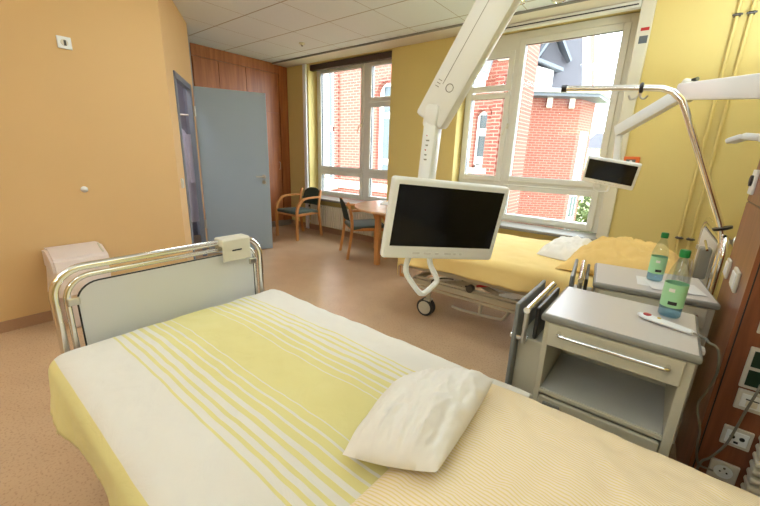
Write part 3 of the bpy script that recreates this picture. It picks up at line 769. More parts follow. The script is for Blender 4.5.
# ------------------------------------------------------------------ supply column
cxx, cy0, cy1 = .265, 1.69, 2.205
sc = thing('supply_column', 'reddish wood supply column with sockets between the two beds', 'supply column', (.4, 1.95, 0))
MB().box(cxx, cy0, 0, .619, cy1, 1.200, .002, 1).build('lower_body', 'panelwood', sc)
MB().box(cxx, cy0, 1.206, .619, cy1, CZ-.002, .002, 1).build('upper_body', 'panelwood', sc)
MB().box(cxx+.004, cy0+.004, 1.199, .618, cy1-.004, 1.207).build('shadow_gap', 'black', sc)
MB().box(.277, cy0-.0012, .05, .281, cy0+.001, 2.6).build('seam', 'black', sc)
def frame_front(name, x0, z0, x1, z1, kind):
    y = cy0
    f_ = MB(); f_.box(x0, y-.010, z0, x1, y, z1, .003, 2)
    lb = {'vent': 'tall white double socket frame with dark green inserts on the column front', 'data': 'white data outlet with flap on the column front',
          'tv': 'white antenna outlet with two round holes on the column front', 'power': 'white round power socket, lowest on the column front',
          'half': 'white switch cut by the picture edge, topmost on the column front'}[kind]
    t = thing(name, lb, 'wall socket', ((x0+x1)/2, y, z0))
    f_.build('cover_plate', 'socket', t)
    xc, zc = (x0+x1)/2, (z0+z1)/2
    if kind == 'vent':
        for q in (z0+.012, zc+.006): MB().box(x0+.012, y-.012, q, x1-.012, y-.009, q+(z1-z0)/2-.018, .001, 1).build('green_insert', mat('dark_green_socket', srgb(10, 44, 30), .4), t)
    elif kind == 'data':
        MB().box(xc-.028, y-.013, zc-.025, xc+.028, y-.009, zc+.027, .002, 1).build('insert', 'white', t)
        MB().box(xc-.013, y-.015, zc-.018, xc+.016, y-.012, zc+.004, .001, 1).build('flap', 'cream', t)
        MB().box(xc-.016, y-.0145, zc+.006, xc+.018, y-.0125, zc+.010).build('slot', 'black', t)
    elif kind == 'tv':
        MB().box(xc-.030, y-.013, zc-.027, xc+.030, y-.009, zc+.027, .002, 1).build('insert', 'white', t)
        for s_ in (-1, 1): MB().lathe([(.0075, 0), (.0075, .002)], (xc+s_*.013, y-.013, zc+.004), 16, axis=(0, -1, 0)).build('jack', 'black', t)
        MB().box(xc-.006, y-.0145, zc-.020, xc+.006, y-.0128, zc-.012).build('slot', 'black', t)
    elif kind == 'power':
        MB().lathe([(.027, 0), (.026, .003), (.020, .003), (.020, .001)], (xc, y-.010, zc), 28, axis=(0, -1, 0)).build('outlet_ring', 'white', t, True)
        for s_ in (-1, 1): MB().lathe([(.003, 0), (.003, .0015)], (xc+s_*.0095, y-.0125, zc), 10, axis=(0, -1, 0)).build('pin_hole', 'black', t)
        MB().box(xc-.003, y-.0138, zc+.013, xc+.003, y-.0122, zc+.019).build('earth_clip', 'dark_metal', t)
    else:
        MB().box(xc-.028, y-.013, zc-.028, xc+.028, y-.009, zc+.028, .002, 1).build('rocker', 'white', t)
    return t
frame_front('wall_socket', .322, .800, .402, .878, 'half')
frame_front('wall_socket', .322, .592, .402, .748, 'vent')
frame_front('wall_socket', .326, .506, .406, .584, 'data')
frame_front('wall_socket', .320, .352, .400, .430, 'tv') if False else frame_front('wall_socket', .322, .350, .402, .428, 'tv')
frame_front('wall_socket', .305, .199, .385, .277, 'power') if False else frame_front('wall_socket', .318, .196, .398, .274, 'power')
gr = thing('convector_heater', 'ribbed cream radiator at the foot of the wood column', 'radiator', (.47, 1.66, 0))
MB().box(.415, 1.63, .0, .60, 1.675, .45, .004, 1).build('core', 'rad', gr)
rb = MB()
for k in range(11): rb.box(.408, 1.606, .07+k*.035, .602, 1.676, .092+k*.035, .008, 2)
rb.build('ribs', 'rad', gr)
# switches on the narrow side face
for (y0, z0, y1, z1, lb) in ((2.09, .875, 2.17, .955, 'cream rocker switch on the column side, the one nearer the far bed'),
                             (1.83, .885, 1.945, .965, 'cream double rocker switch on the column side, the one nearer the front edge'),
                             (2.115, 1.255, 2.185, 1.335, None)):
    if lb:
        t = thing('rocker_switch', lb, 'switch', (cxx, y0, z0))
        MB().box(cxx-.010, y0, z0, cxx, y1, z1, .003, 2).build('cover_plate', 'cream', t)
        MB().box(cxx-.014, y0+.012, z0+.012, cxx-.009, y1-.012, z1-.012, .002, 1).build('rocker', 'white', t)
    else:
        t = thing('door_contact', 'white plate with black oval latch high on the column side', 'latch', (cxx, y0, z0))
        MB().box(cxx-.010, y0-.02, z0-.02, cxx, y1, z1, .003, 2).build('cover_plate', 'white', t)
        MB().lathe([(.022, 0), (.022, .008), (.012, .010)], (cxx-.010, y0+.025, z0+.035), 20, axis=(-1, 0, 0)).build('oval_latch', 'black', t, True)
# reading lamp
rl = thing('reading_lamp', 'white bent-arm reading lamp beside the wood column above the far bed', 'lamp', (.29, 2.24, 1.46))
l = MB(); 
for a, b_, w0, h0 in (((.265, 2.25, 1.465), (.21, 2.30, 1.474), .06, .030), ((.215, 2.295, 1.474), (.165, 2.335, 1.452), .065, .026)):
    l.bar(a, b_, w0, h0, .012)
l.build('lamp_head', 'white', rl, True)
MB().bar((.255, 2.19, 1.46), (.28, 2.25, 1.465), .03, .03, .006).build('lamp_arm', 'white', rl)

# ------------------------------------------------------------------ monitors
def monitor(label, pos, ang, w_, hgt, loc_j, arm_pts, tube_top, thick, sc_=1.0):
    t = thing('bedside_monitor', label, 'monitor', pos)
    R = Matrix.Translation(pos) @ (Matrix.Rotation(ang[0], 4, 'Z') @ Matrix.Rotation(ang[1], 4, 'X') @ Matrix.Rotation(ang[2], 4, 'Y'))
    h = hgt/2; x = w_/2
    MB().box(-x, -.012, -h, x, .022, h, .011, 3, R).build('housing', 'white', t, True)
    MB().box(-x+.06, .02, -h+.05, x-.06, .045, h-.04, .012, 2, R).build('rear_cover', 'white', t, True)
    mz = .022*sc_; mb_ = .050*sc_
    MB().box(-x+mz, -.0128, -h+mb_, x-mz, -.010, h-mz, 0, 1, R).build('screen', 'screen', t)
    for k, bx in enumerate((-.10, -.055, -.015, .03, .06, .085)):
        ww = (.014, .014, .007, .014, .005, .005)[k]*sc_
        MB().box(bx*sc_-ww, -.0135, -h+.020*sc_, bx*sc_+ww, -.0115, -h+.028*sc_, .001, 1, R).build('button', 'panelgrey', t)
    return t, R
k1 = .46/.48
pos1 = (-.644*k1, 1.216*k1, 1.35-(1.35-1.107)*k1)
t1, R1 = monitor('large white bedside monitor with dark screen hanging over the near bed', pos1, [math.radians(a) for a in (55.735, 7.146, 4.551)], .46, .292, None, None, None, None)
hpt = [R1 @ Vector(p) for p in ((-.135, .012, -.135), (-.135, .014, -.165), (-.130, .012, -.20), (-.118, .0, -.232), (-.085, -.03, -.268), (-.070, -.035, -.275), (-.055, -.035, -.272), (-.005, -.01, -.238), (-.002, .0, -.225), (-.010, .004, -.205), (-.045, .010, -.170), (-.062, .012, -.135))]
hpt = [R1 @ Vector(p) for p in ((-.110, .012, -.135), (-.118, .012, -.165), (-.118, .006, -.205), (-.100, -.004, -.235), (-.062, -.02, -.278), (-.048, -.022, -.284), (-.032, -.02, -.280), (.006, -.012, -.246), (.010, -.01, -.232), (.002, -.004, -.214), (-.022, .008, -.175), (-.032, .012, -.135))]
MB().tube(smooth_path(hpt, 5), .0105, 12).build('handle', 'white', t1, True)
# arm of the large monitor
J = Vector((-.745, 1.245, 1.50)); K2 = Vector((-.735, 1.19, 1.20))
a1 = MB().bar(K2-Vector((0, 0, .08)), J+Vector((0, 0, -.02)), .052, .078, .012, 0); a1.build('vertical_tube', 'white', t1, True)
MB().bar(K2+Vector((.02, -.03, -.14)), K2+Vector((.012, -.012, .06)), .038, .05, .01).build('tube_groove', 'cream', t1, True)
EL = J+Vector((.20, .035, .36))*2.15
MB().bar(J+Vector((-.012, 0, -.03)), EL, .075, .122, .014).build('spring_arm', 'white', t1, True)
MB().bar(J+Vector((0, 0, -.055)), J+Vector((0.012, 0, .03)), .062, .086, .016).build('arm_joint', 'white', t1, True)
MB().bar(EL, (.262, 1.76, EL.z+.02), .075, .11, .014).build('wall_arm', 'white', t1, True)
MB().lathe([(.05, 0), (.05, .14)], EL-Vector((0, 0, .07)), 20).build('elbow', 'cream', t1, True)
da = (EL-J).normalized(); vd = (Vector((0, 0, 1.35))-J); vd.normalize(); sd = da.cross(vd).normalized(); nd = sd.cross(da).normalized()
if nd.dot(vd) < 0: nd = -nd
rc = J+da*.10
def facing(mb, t, off, zoff): return J+da*t+sd*off+nd*zoff
# engraved ring and line along the arm face
yv = Vector((0, 0, 1)).cross(da).normalized(); zv = da.cross(yv)
fy = -yv if (-yv).dot(vd) > 0 else yv
for (t_, s_, r_) in ((.10, .018, .0135),):
    c_ = J+da*t_+zv*s_*(-1)+fy*.0385
    MB().tube([c_+da*r_*math.cos(a)+zv*r_*math.sin(a) for a in [2*PI*k/20 for k in range(20)]], .0012, 6, closed=True).build('screw_cover', 'edge', t1, True)
MB().tube([J+da*.10+fy*.0376-zv*-.012, J+da*.70+fy*.0376-zv*-.012], .0009, 6).build('arm_seam', 'edge', t1)
for q in range(3):
    MB().bar(J+da*(.085+.011*q)+fy*.0379+zv*.035, J+da*(.085+.011*q)+fy*.0379+zv*.020, .0006, .0022).build('print_line', 'edge', t1)
for q, (wq, cq) in enumerate(((.010, 'red'), (.018, 'edge'), (.016, 'edge'), (.012, 'red'), (.016, 'edge'), (.018, 'edge'))):
    zq = 1.415-.017*q; yq = K2.y+(J.y-K2.y)*(zq-1.12)/.36-.0385
    MB().box(-.752, yq-.001, zq, -.752+wq*1.3, yq+.002, zq+.005).build('print_line', cq, t1)
k2 = .37/.48
pos2 = (-.518*k2, 4.423*k2, 1.35-(1.35-1.232)*k2)
t2, RR2 = monitor('small white bedside monitor with dark screen above the far bed', pos2, [math.radians(a) for a in (-2.544, 23.312, 9.017)], .37, .2869*k2, None, None, None, None, .8)
J2 = Vector((-.036, 3.10, 1.79)); L2 = Vector((-.394, 3.42, 1.570)); T2 = Vector((-.372, 3.44, 1.29))
MB().bar(T2, L2+Vector((0, 0, .02)), .045, .062, .010).build('vertical_tube', 'white', t2, True)
MB().bar(L2+Vector((-.015, .01, .0)), J2, .06, .085, .012).build('spring_arm', 'white', t2, True)
MB().bar(J2+Vector((-.03, .04, 0)), (.262, 2.14, 1.655), .07, .10, .012).build('wall_arm', 'white', t2, True)
MB().box(-.05, -.04, -.06, .05, .04, .06, .018, 3, Matrix.Translation(J2) @ Matrix.Rotation(-.7, 4, 'Z') @ Matrix.Rotation(.5, 4, 'Y')).build('arm_joint', 'cream', t2, True)
MB().tube([J2+Vector((.012, -.03, .052)), J2+Vector((.035, -.055, .056))], .012, 10).build('joint_latch', 'black', t2, True)
cb = [RR2 @ Vector(p) for p in ((-.09, .02, -.10), (-.092, .02, -.14), (-.075, .02, -.175), (-.04, .02, -.185), (.005, .02, -.175), (.02, .02, -.16), (.022, .02, -.10))]
MB().tube(smooth_path(cb, 5), .0065, 10).build('handle', 'white', t2, True)

# ------------------------------------------------------------------ nightstands
def nightstand(label):
    n = thing('nightstand', label, 'nightstand', (0, 0, 0))
    # local: origin at front-left corner of top on the floor; x right, y back
    w_, d_ = .445, .40
    MB().box(0, 0, .772, w_+.012, d_, .80, .010, 3).build('top_edge', 'edge', n, True)
    tt = MB().box(.010, .010, .79, w_+.002, d_-.010, .802, .003, 2).build('top_panel', 'top', n)
    b = MB(); b.box(.014, .02, .09, .034, d_-.02, .772, .002, 1); b.box(w_-.026, .02, .09, w_+.002, d_-.02, .772, .002, 1)
    b.box(.034, d_-.035, .09, w_-.026, d_-.02, .772)
    b.box(.034, .02, .468, w_-.026, d_-.035, .484, .002, 1); b.box(.034, .02, .09, w_-.026, d_-.035, .105)
    b.build('carcass', 'cab', n)
    inn = MB().box(.0345, .03, .4842, w_-.0265, d_-.0355, .487); inn.build('shelf_surface', 'cab_in', n)
    dr = MB().box(.030, 0.006, .680, w_-.022, .026, .770, .004, 2).build('drawer', 'cab', n)
    MB().box(.045, .026, .69, w_-.04, d_-.06, .75).build('drawer_box', 'cab', dr)
    MB().tube(smooth_path([(.070, .006, .742), (.070, -.014, .742), (.076, -.022, .742), (.10, -.024, .742), (w_-.10, -.024, .740), (w_-.068, -.022, .740), (w_-.060, -.014, .740), (w_-.060, .006, .740)], 3), .0065, 12).build('drawer_handle', 'chrome', dr, True)
    do = MB().box(.038, 0.008, .11, w_-.030, .026, .462, .004, 2).build('cupboard_door', 'cab', n)
    MB().box(.055, -.001, .425, .115, .009, .448, .003, 2).build('recessed_pull', 'edge', do)
    # side console with bed-table rail on the left
    sb = MB().box(-.085, .06, .12, .012, d_-.01, .655, .006, 2).build('side_console', 'cab', n)
    MB().box(-.098, .01, .16, -.082, d_-.02, .81, .006, 2).build('folding_flap', 'flap', n)
    MB().box(-.035, .07, .655, -.020, d_-.02, .79, .004, 1).build('flap_support', 'dark_metal', n)
    MB().tube([(-.052, .0, .795), (-.052, d_-.01, .795)], .0125, 14).build('rail', 'chrome', n, True)
    MB().tube([(-.052, .012, .655), (-.052, .012, .79)], .010, 12).build('rail_post', 'steel', n, True)
    MB().box(-.108, .02, .655, -.040, .05, .675, .004, 2).build('rail_clamp', 'chrome', n)
    MB().box(w_+.012, .15, .745, w_+.03, .19, .765, .004, 1).build('side_hook', 'white', n)
    for x in (.05, w_-.05):
        for y in (.06, d_-.06):
            c_ = MB().box(x-.012, y-.012, .055, x+.012, y+.012, .09, .003, 1); co = c_.build('castor', 'dark_metal', n)
            MB().lathe([(.03, -.01), (.03, .01)], (x, y, .03), 20, axis=(1, 0, 0)).build('wheel', 'rubber', co, True)
    return n
n1 = nightstand('cream nightstand with open shelf and grey top in front, beside the near bed')
n2 = copy_tree(n1); n2['label'] = 'cream nightstand with grey top standing behind the front one, beside the far bed'
n1.location = (-.285, 1.335, 0)
n2.location = (-.200, 1.875, 0); n2.rotation_euler = (0, 0, math.radians(7.5))

# bottles
def bottle(label, loc, sc_):
    t = thing('water_bottle', label, 'bottle', (0, 0, 0), 'water bottles on the nightstands')
    prof = [(.028, 0), (.0325, .006), (.0325, .055), (.031, .06), (.0325, .066), (.0325, .135), (.030, .150), (.022, .180), (.0125, .205), (.0115, .222)]
    MB().lathe(prof, (0, 0, 0), 28).build('bottle_body', 'pet', t, True, angle=60)
    MB().lathe([(.0275, .003), (.0315, .008), (.0315, .038)], (0, 0, 0), 24).build('water', 'water', t, True)
    MB().lathe([(.0332, .040), (.0332, .122)], (0, 0, 0), 32, cap=False).build('label', 'label_green', t, True)
    MB().lathe([(.0145, .214), (.0150, .216), (.0150, .236), (.013, .239)], (0, 0, 0), 20).build('cap', 'green_cap', t, True)
    b = MB(); b.grid(8, 1, lambda u, v: Vector((.0337*math.cos(-1.95+u*.75), .0337*math.sin(-1.95+u*.75), .050+.012*v))); b.build('label_mark', 'black', t)
    b = MB(); b.grid(8, 1, lambda u, v: Vector((.0337*math.cos(-2.1+u*.5), .0337*math.sin(-2.1+u*.5), .095+.012*v))); b.build('label_print', 'paper', t)
    t.location = loc; t.scale = (sc_, sc_, sc_)
    return t
b1 = bottle('clear water bottle with green cap on the front nightstand next to the remote', (.083, 1.64, .8025), 1.06)
b2 = copy_tree(b1); b2['label'] = 'clear water bottle with green cap on the rear nightstand on white paper'
b2.location = (.020, 2.10, .8072); b2.scale = (.97, .97, .97); b2.rotation_euler = (0, 0, .25)
gl = thing('drinking_glass', 'clear upside-down drinking glass behind the front water bottle on the rear nightstand', 'glass', (.118, 2.13, .8072))
g = MB().lathe([(.036, 0), (.034, .06), (.028, .12), (.002, .125), (.002, .120), (.026, .117), (.032, .06), (.034, 0)], (.118, 2.13, .8072), 28, cap=False)
g.build('glass_body', 'tumbler', gl, True)
for (x, y, a, z, lb) in ((.055, 2.07, .10, .8022, 'lower white folded paper napkin under the rear bottle'), (.095, 2.05, .28, .8045, 'upper white folded paper napkin under the drinking glass')):
    tag(MB().box(-.10, -.075, 0, .10, .075, .0022, .0008, 1, Matrix.Translation((x, y, z)) @ Matrix.Rotation(a, 4, 'Z')).build('paper_napkin', 'paper'), lb, 'paper')
# call remote with cable
rm = thing('call_remote', 'white call remote with red button lying on the front nightstand', 'remote', (.07, 1.52, .803))
Rm = Matrix.Translation((.072, 1.525, .8032)) @ Matrix.Rotation(math.radians(-21), 4, 'Z')
b = MB()
def rem(u, v):
    a = u*2*PI; x = -.085+.17*v; w0 = .021*(math.sin(min(1, v*6+.02)*PI/2))*(1-.55*max(0, v-.45)/.55)*(1 if v < .96 else (1-v)/.04+.05)
    return Rm @ Vector((x, w0*math.cos(a), .009+.009*math.sin(a)*(1 if w0 > .004 else .4)))
b.grid(24, 24, rem); b.build('remote_body', 'white', rm, True, weld=True)
MB().lathe([(.0125, 0), (.0125, .003), (.010, .004)], Rm @ Vector((-.055, 0, .0165)), 20).build('call_button', 'red', rm, True)
MB().lathe([(.006, 0), (.006, .003)], Rm @ Vector((-.018, 0, .0165)), 16).build('light_button', 'yellow_plastic', rm, True)
e0 = Rm @ Vector((.083, 0, .008))
MB().tube(smooth_path([e0, e0+Vector((.03, -.02, -.001)), (.185, 1.455, .808), (.212, 1.46, .79), (.232, 1.50, .70), (.230, 1.55, .60), (.222, 1.58, .52), (.25, 1.60, .42), (.262, 1.63, .33), (.285, 1.66, .24), (.330, 1.675, .225)], 8), .0038, 10).build('cable', 'cable', rm, True)
kc = MB().tube(smooth_path([(.372, 1.677, .62), (.362, 1.64, .61), (.352, 1.645, .52), (.345, 1.65, .44), (.335, 1.655, .36), (.31, 1.66, .285), (.292, 1.665, .25), (.285, 1.67, .18)], 8), .004, 10)
tag(kc.build('power_cable', 'cable', None, True), 'thin grey cable running down across the column sockets', 'cable')

# ------------------------------------------------------------------ added fill lights (unseen, on ceiling and walls)
for (x, y, en, lbl) in ((-2.6, 1.45, 8, 'flat square fill light added above the passage at the foot of the beds'), (-.9, -.9, 2.5, 'flat square fill light added behind the near bed'), (-1.1, 2.3, 10, 'flat square fill light added above the far bed')):
    lt = thing('ceiling_fill', lbl, 'ceiling light', (x, y, CZ))  # added ceiling panel out of view, fills the room with light
    f_ = MB(); f_.box(x-.31, y-.31, CZ-.03, x+.31, y+.31, CZ-.001, .005, 1); f_.build('housing', 'white', lt)
    MB().box(x-.28, y-.28, CZ-.033, x+.28, y+.28, CZ-.029).build('diffuser', 'fill_glow', lt)
    ld = bpy.data.lights.new('ceiling_fill_area', 'AREA'); ld.shape = 'SQUARE'; ld.size = .55; ld.energy = en; ld.color = (.73, .885, 1)
    lo_ = bpy.data.objects.new('ceiling_fill_area', ld); COL.objects.link(lo_); lo_.location = (x, y, CZ-.04); adopt(lo_, lt)
for (x, y, z, rx, ry, L_, en, lb) in ((.50, .63, 1.98, 0, 1, .9, 24, 'long white fill uplight added on the right wall above the near bed'),
                               (-2.0, -1.93, 1.98, 1, 0, 1.2, 62, 'long white fill uplight added on the front wall behind the camera'),
                               (.50, 3.0, 1.98, 0, 1, .9, 40, 'long white fill uplight added on the right wall above the far bed'),
                               (-3.53, -.55, 2.1, 0, 1, .9, 4, 'long white fill uplight added on the orange wall beside the near bed')):
    ul = thing('fill_uplight', lb, 'fill light', (x, y, z))  # invented uplight out of view, added to brighten the ceiling
    hx, hy = (L_/2, .06) if rx else (.06, L_/2)
    b = MB(); b.box(x-hx, y-hy, z-.07, x+hx, y+hy, z-.06, .003, 1)
    b.box(x-hx, y-hy, z-.06, x-hx+.008, y+hy, z); b.box(x+hx-.008, y-hy, z-.06, x+hx, y+hy, z)
    b.box(x-hx, y-hy, z-.06, x+hx, y-hy+.008, z); b.box(x-hx, y+hy-.008, z-.06, x+hx, y+hy, z); b.build('housing', 'white', ul)
    br_ = (x-.02, y-.08, z-.05, x+.02, y-.05, z-.02) if rx else ((x+.05, y-.02, z-.05, .62, y+.02, z-.02) if x > 0 else (-3.6, y-.02, z-.05, x-.05, y+.02, z-.02))
    MB().box(*br_).build('bracket', 'white', ul)
    MB().box(x-hx+.01, y-hy+.01, z-.03, x+hx-.01, y+hy-.01, z-.02).build('glow_strip', 'fill_glow', ul)
    ld = bpy.data.lights.new('uplight_fill_area', 'AREA'); ld.shape = 'RECTANGLE'; ld.size = hx*1.8; ld.size_y = hy*1.8; ld.energy = en; ld.color = (.73, .885, 1)
    lo_ = bpy.data.objects.new('uplight_fill_area', ld); COL.objects.link(lo_); lo_.location = (x, y, z-.01); lo_.rotation_euler = (PI, 0, 0); adopt(lo_, ul)
sk = thing('wall_fill', 'square fill panel added on the front wall behind the camera', 'fill light', (-.6, -1.98, 2.2))  # unseen panel added to brighten surfaces that face the camera
MB().box(-.85, -2.0, 2.0, -.35, -1.95, 2.4, .01, 2).build('housing', 'white', sk)
MB().box(-.83, -1.951, 2.02, -.37, -1.945, 2.38).build('diffuser', 'fill_glow', sk)
ld = bpy.data.lights.new('wall_fill_area', 'AREA'); ld.size = .4; ld.energy = 8; ld.color = (.73, .885, 1)
lo_ = bpy.data.objects.new('wall_fill_area', ld); COL.objects.link(lo_); lo_.location = (-.6, -1.93, 2.2); lo_.rotation_euler = (PI/2, 0, 0); adopt(lo_, sk)
lw = thing('ceiling_fill', 'small round fill light added in the washroom behind the doorway', 'ceiling light', tuple(wp(.7, .35, CZ)))  # added light, keeps the room behind the doorway from going dark
MB().lathe([(.12, -.001), (.12, -.03), (.10, -.045), (.002, -.05)], wp(.65, .33, CZ), 24).build('dome', 'fill_glow', lw, True)
ld = bpy.data.lights.new('washroom_fill', 'POINT'); ld.energy = 20; ld.shadow_soft_size = .08; ld.color = (.95, .95, 1)
lo_ = bpy.data.objects.new('washroom_fill', ld); COL.objects.link(lo_); lo_.location = wp(.65, .33, CZ-.15); adopt(lo_, lw)

# ------------------------------------------------------------------ outside
struct(MB().box(-60, 4.6, -3.6, 40, 80, -3.5).build('ground', 'grass'))
bA = thing('brick_wing', 'long red brick wing with white arched windows seen through the left window', 'building', (-8, 9.2, -3.5))
w = MB()
YA = 9.0
w.box(-16, YA, -3.5, -9.85, YA+.5, 7); w.box(-9.2, YA, -3.5, -7.40, YA+.5, 7); w.box(-6.75, YA, -3.5, -4.17, YA+.5, 7); w.box(-3.87, YA, -3.5, -3.2, YA+.5, 7)
w.box(-9.85, YA, -3.5, -9.2, YA+.5, .35)
w.box(-7.40, YA, -3.5, -6.75, YA+.5, .75); w.box(-7.40, YA, 3.35, -6.75, YA+.5, 7)
w.box(-4.17, YA, -3.5, -3.87, YA+.5, 1.05); w.box(-4.17, YA, 2.45, -3.87, YA+.5, 7)
w.build('wall', 'brick0', bA)
def arch_piece(x0, x1, zs, zt, y0, y1):
    """masonry filling above an arch between x0 and x1: springing zs, crown zt"""
    b = MB(); n = 12; xc = (x0+x1)/2; r = (x1-x0)/2
    for k in range(n):
        a0, a1 = PI-PI*k/n, PI-PI*(k+1)/n
        xa, xb = xc+r*math.cos(a0), xc+r*math.cos(a1); za, zb = zs+(zt-zs)*math.sin(a0), zs+(zt-zs)*math.sin(a1)
        b.slab([(xa, y0, za), (xb, y0, zb), (xb, y0, zt+.01), (xa, y0, zt+.01)], (0, y1-y0, 0))
    return b
arch_piece(-7.40, -6.75, 3.0, 3.36, YA, YA+.3).build('arch_infill', 'brick0', bA)
arch_piece(-4.17, -3.87, 2.28, 2.45, YA, YA+.3).build('arch_infill', 'brick0', bA)
def ext_window(x0, x1, z0, z1, bars, yy=YA+.14, parent=bA, e=.09, bw=.05):
    f_ = MB(); f_.box(x0, yy, z0, x0+e, yy+.06, z1); f_.box(x1-e, yy, z0, x1, yy+.06, z1); f_.box(x0, yy, z0, x1, yy+.06, z0+.08); f_.box(x0, yy, z1-.1, x1, yy+.06, z1)
    for q in bars[0]: f_.box(q-bw, yy-.01, z0, q+bw, yy+.05, z1)
    for q in bars[1]: f_.box(x0, yy-.01, q-.09, x1, yy+.05, q+.09)
    o = f_.build('window', 'ext_white', parent)
    MB().box(x0+.02, yy+.03, z0+.02, x1-.02, yy+.05, z1-.02).build('pane', 'ext_glass', o)
ext_window(-9.85, -9.2, .35, 7, ([-9.36], [2.1, 4.2]), e=.20, bw=.10)
ext_window(-7.40, -6.75, .75, 3.36, ([], [2.45, 1.1]), e=.14)
ext_window(-4.17, -3.87, 1.05, 2.46, ([], [1.95, 1.25]), e=.045)
MB().box(-3.9, YA-.08, .93, -3.70, YA, 1.06).build('window_sill', 'stone', bA)
MB().box(-4.35, YA-.08, .93, -3.9, YA+.05, 1.06).build('window_sill', 'stone', bA)
MB().box(-9.2, YA-.06, .3, -9.0, YA, 7).build('corner_pilaster', 'brick_dark', bA)
MB().box(-3.72, YA-.10, -3.5, -3.5, YA, 3.2).build('pilaster', 'brick_dark', bA)
MB().box(-9.6, YA-.12, .18, -6.4, YA, .42).build('stone_band', 'stone', bA)
MB().box(-9.45, YA-.35, .10, -9.05, YA, .36).build('buttress_cap', 'stone', bA)
MB().box(-9.40, YA-.30, -3.5, -9.1, YA, .10).build('buttress', 'brick0', bA)
for k in range(8):
    pass
ar = MB()
for k in range(14):
    a0 = PI*k/14; a1 = PI*(k+1)/14
    P = lambda a, r: (-7.075+r*math.cos(a)*1.0, YA-.03, 3.0+r*math.sin(a)*1.1)
    ar.slab([P(a0, .34), P(a1, .34), P(a1, .46), P(a0, .46)], (0, .05, 0))
ar.build('arch_moulding', 'brick_dark', bA)
ar = MB()
for k in range(10):
    a0 = PI*k/10; a1 = PI*(k+1)/10
    P = lambda a, r: (-4.02+r*math.cos(a), YA-.03, 2.28+r*math.sin(a)*1.1)
    ar.slab([P(a0, .17), P(a1, .17), P(a1, .27), P(a0, .27)], (0, .05, 0))
ar.build('arch_moulding', 'brick_dark', bA)
# little lean-to roof of the bay
br = MB().slab([(-4.75, YA-.75, 3.62), (-3.62, YA-.75, 3.10), (-3.85, YA, 3.62), (-4.75, YA, 4.02)], (0, 0, .07)); br.build('bay_roof', 'zinc', bA)
br = MB().slab([(-4.75, YA-.72, 3.50), (-3.66, YA-.72, 3.00), (-3.88, YA, 3.50), (-4.75, YA, 3.9)], (0, 0, .11)); br.build('bay_eave', 'ext_white', bA)
for x, z in ((-4.35, 3.18), (-4.05, 3.02)): MB().box(x-.05, YA-.45, z-.1, x+.05, YA, z+.12).build('corbel', 'stone', bA)
MB().box(-3.72, YA-.14, 3.52, -3.42, YA, 3.62).build('cornice_stone', 'stone', bA)
MB().box(-3.2, YA-.15, -3.5, -3.02, YA+.6, 7).build('corner_pier', 'brick0', bA)

bB = thing('brick_tower', 'red brick building with slate roof and dormers seen through the right window', 'building', (-4, 14, -3.5))
C1 = Vector((-2.88, 14.31, 0)); u1 = Vector((-.78, -.63, 0)).normalized(); u2 = Vector((.2, .98, 0)).normalized()
n1_ = Vector((u1.y, -u1.x, 0))
if n1_.dot(C1) > 0: n1_ = -n1_
Pl = C1+u1*4.5; C2 = C1+u2*1.15
ZE = 3.30
MB().slab([Pl+Vector((0, 0, -3.5)), C1+Vector((0, 0, -3.5)), C1+Vector((0, 0, ZE)), Pl+Vector((0, 0, ZE))], -n1_*.3).build('front_wall', 'brickA', bB)
n2_ = Vector((u2.y, -u2.x, 0))
MB().slab([C1+Vector((0, 0, -3.5)), C2+Vector((0, 0, -3.5)), C2+Vector((0, 0, ZE)), C1+Vector((0, 0, ZE))], -n2_*.3).build('side_wall', 'brickB', bB)
def on2(s_, z, o=0): return C1+u2*s_+n2_*o+Vector((0, 0, z))
wf = MB().slab([on2(.28, -3, .03), on2(.85, -3, .03), on2(.85, 2.3, .03), on2(.28, 2.3, .03)], -n2_*.05)
wo = wf.build('window', 'ext_white', bB)
pz = MB()
for z in (-1.6, -.7, .2, 1.1):
    for s_ in (.34, .60): pz.slab([on2(s_, z, .045), on2(s_+.19, z, .045), on2(s_+.19, z+.75, .045), on2(s_, z+.75, .045)], -n2_*.01)
pz.build('pane', 'ext_glass', wo)
# eaves
def ring(o, z): return [Pl+n1_*o+Vector((0, 0, z)), C1+(n1_+n2_)*o+Vector((0, 0, z)), C2+n2_*o+u2*.2+Vector((0, 0, z)), C2-n2_*3+Vector((0, 0, z)), Pl-n1_*3+Vector((0, 0, z))]
MB().slab(ring(.34, ZE), (0, 0, .10)).build('eave_soffit', 'zinc', bB)
MB().slab(ring(.44, ZE+.10), (0, 0, .10)).build('gutter', 'ext_white', bB)
for k in range(6):
    c_ = Pl.lerp(C1, (k+.5)/6); MB().box(-.07, -.07, -.30, .07, .07, 0, 0, 1, Matrix.Translation(c_+n1_*.1+Vector((0, 0, ZE)))).build('corbel', 'stone', bB)
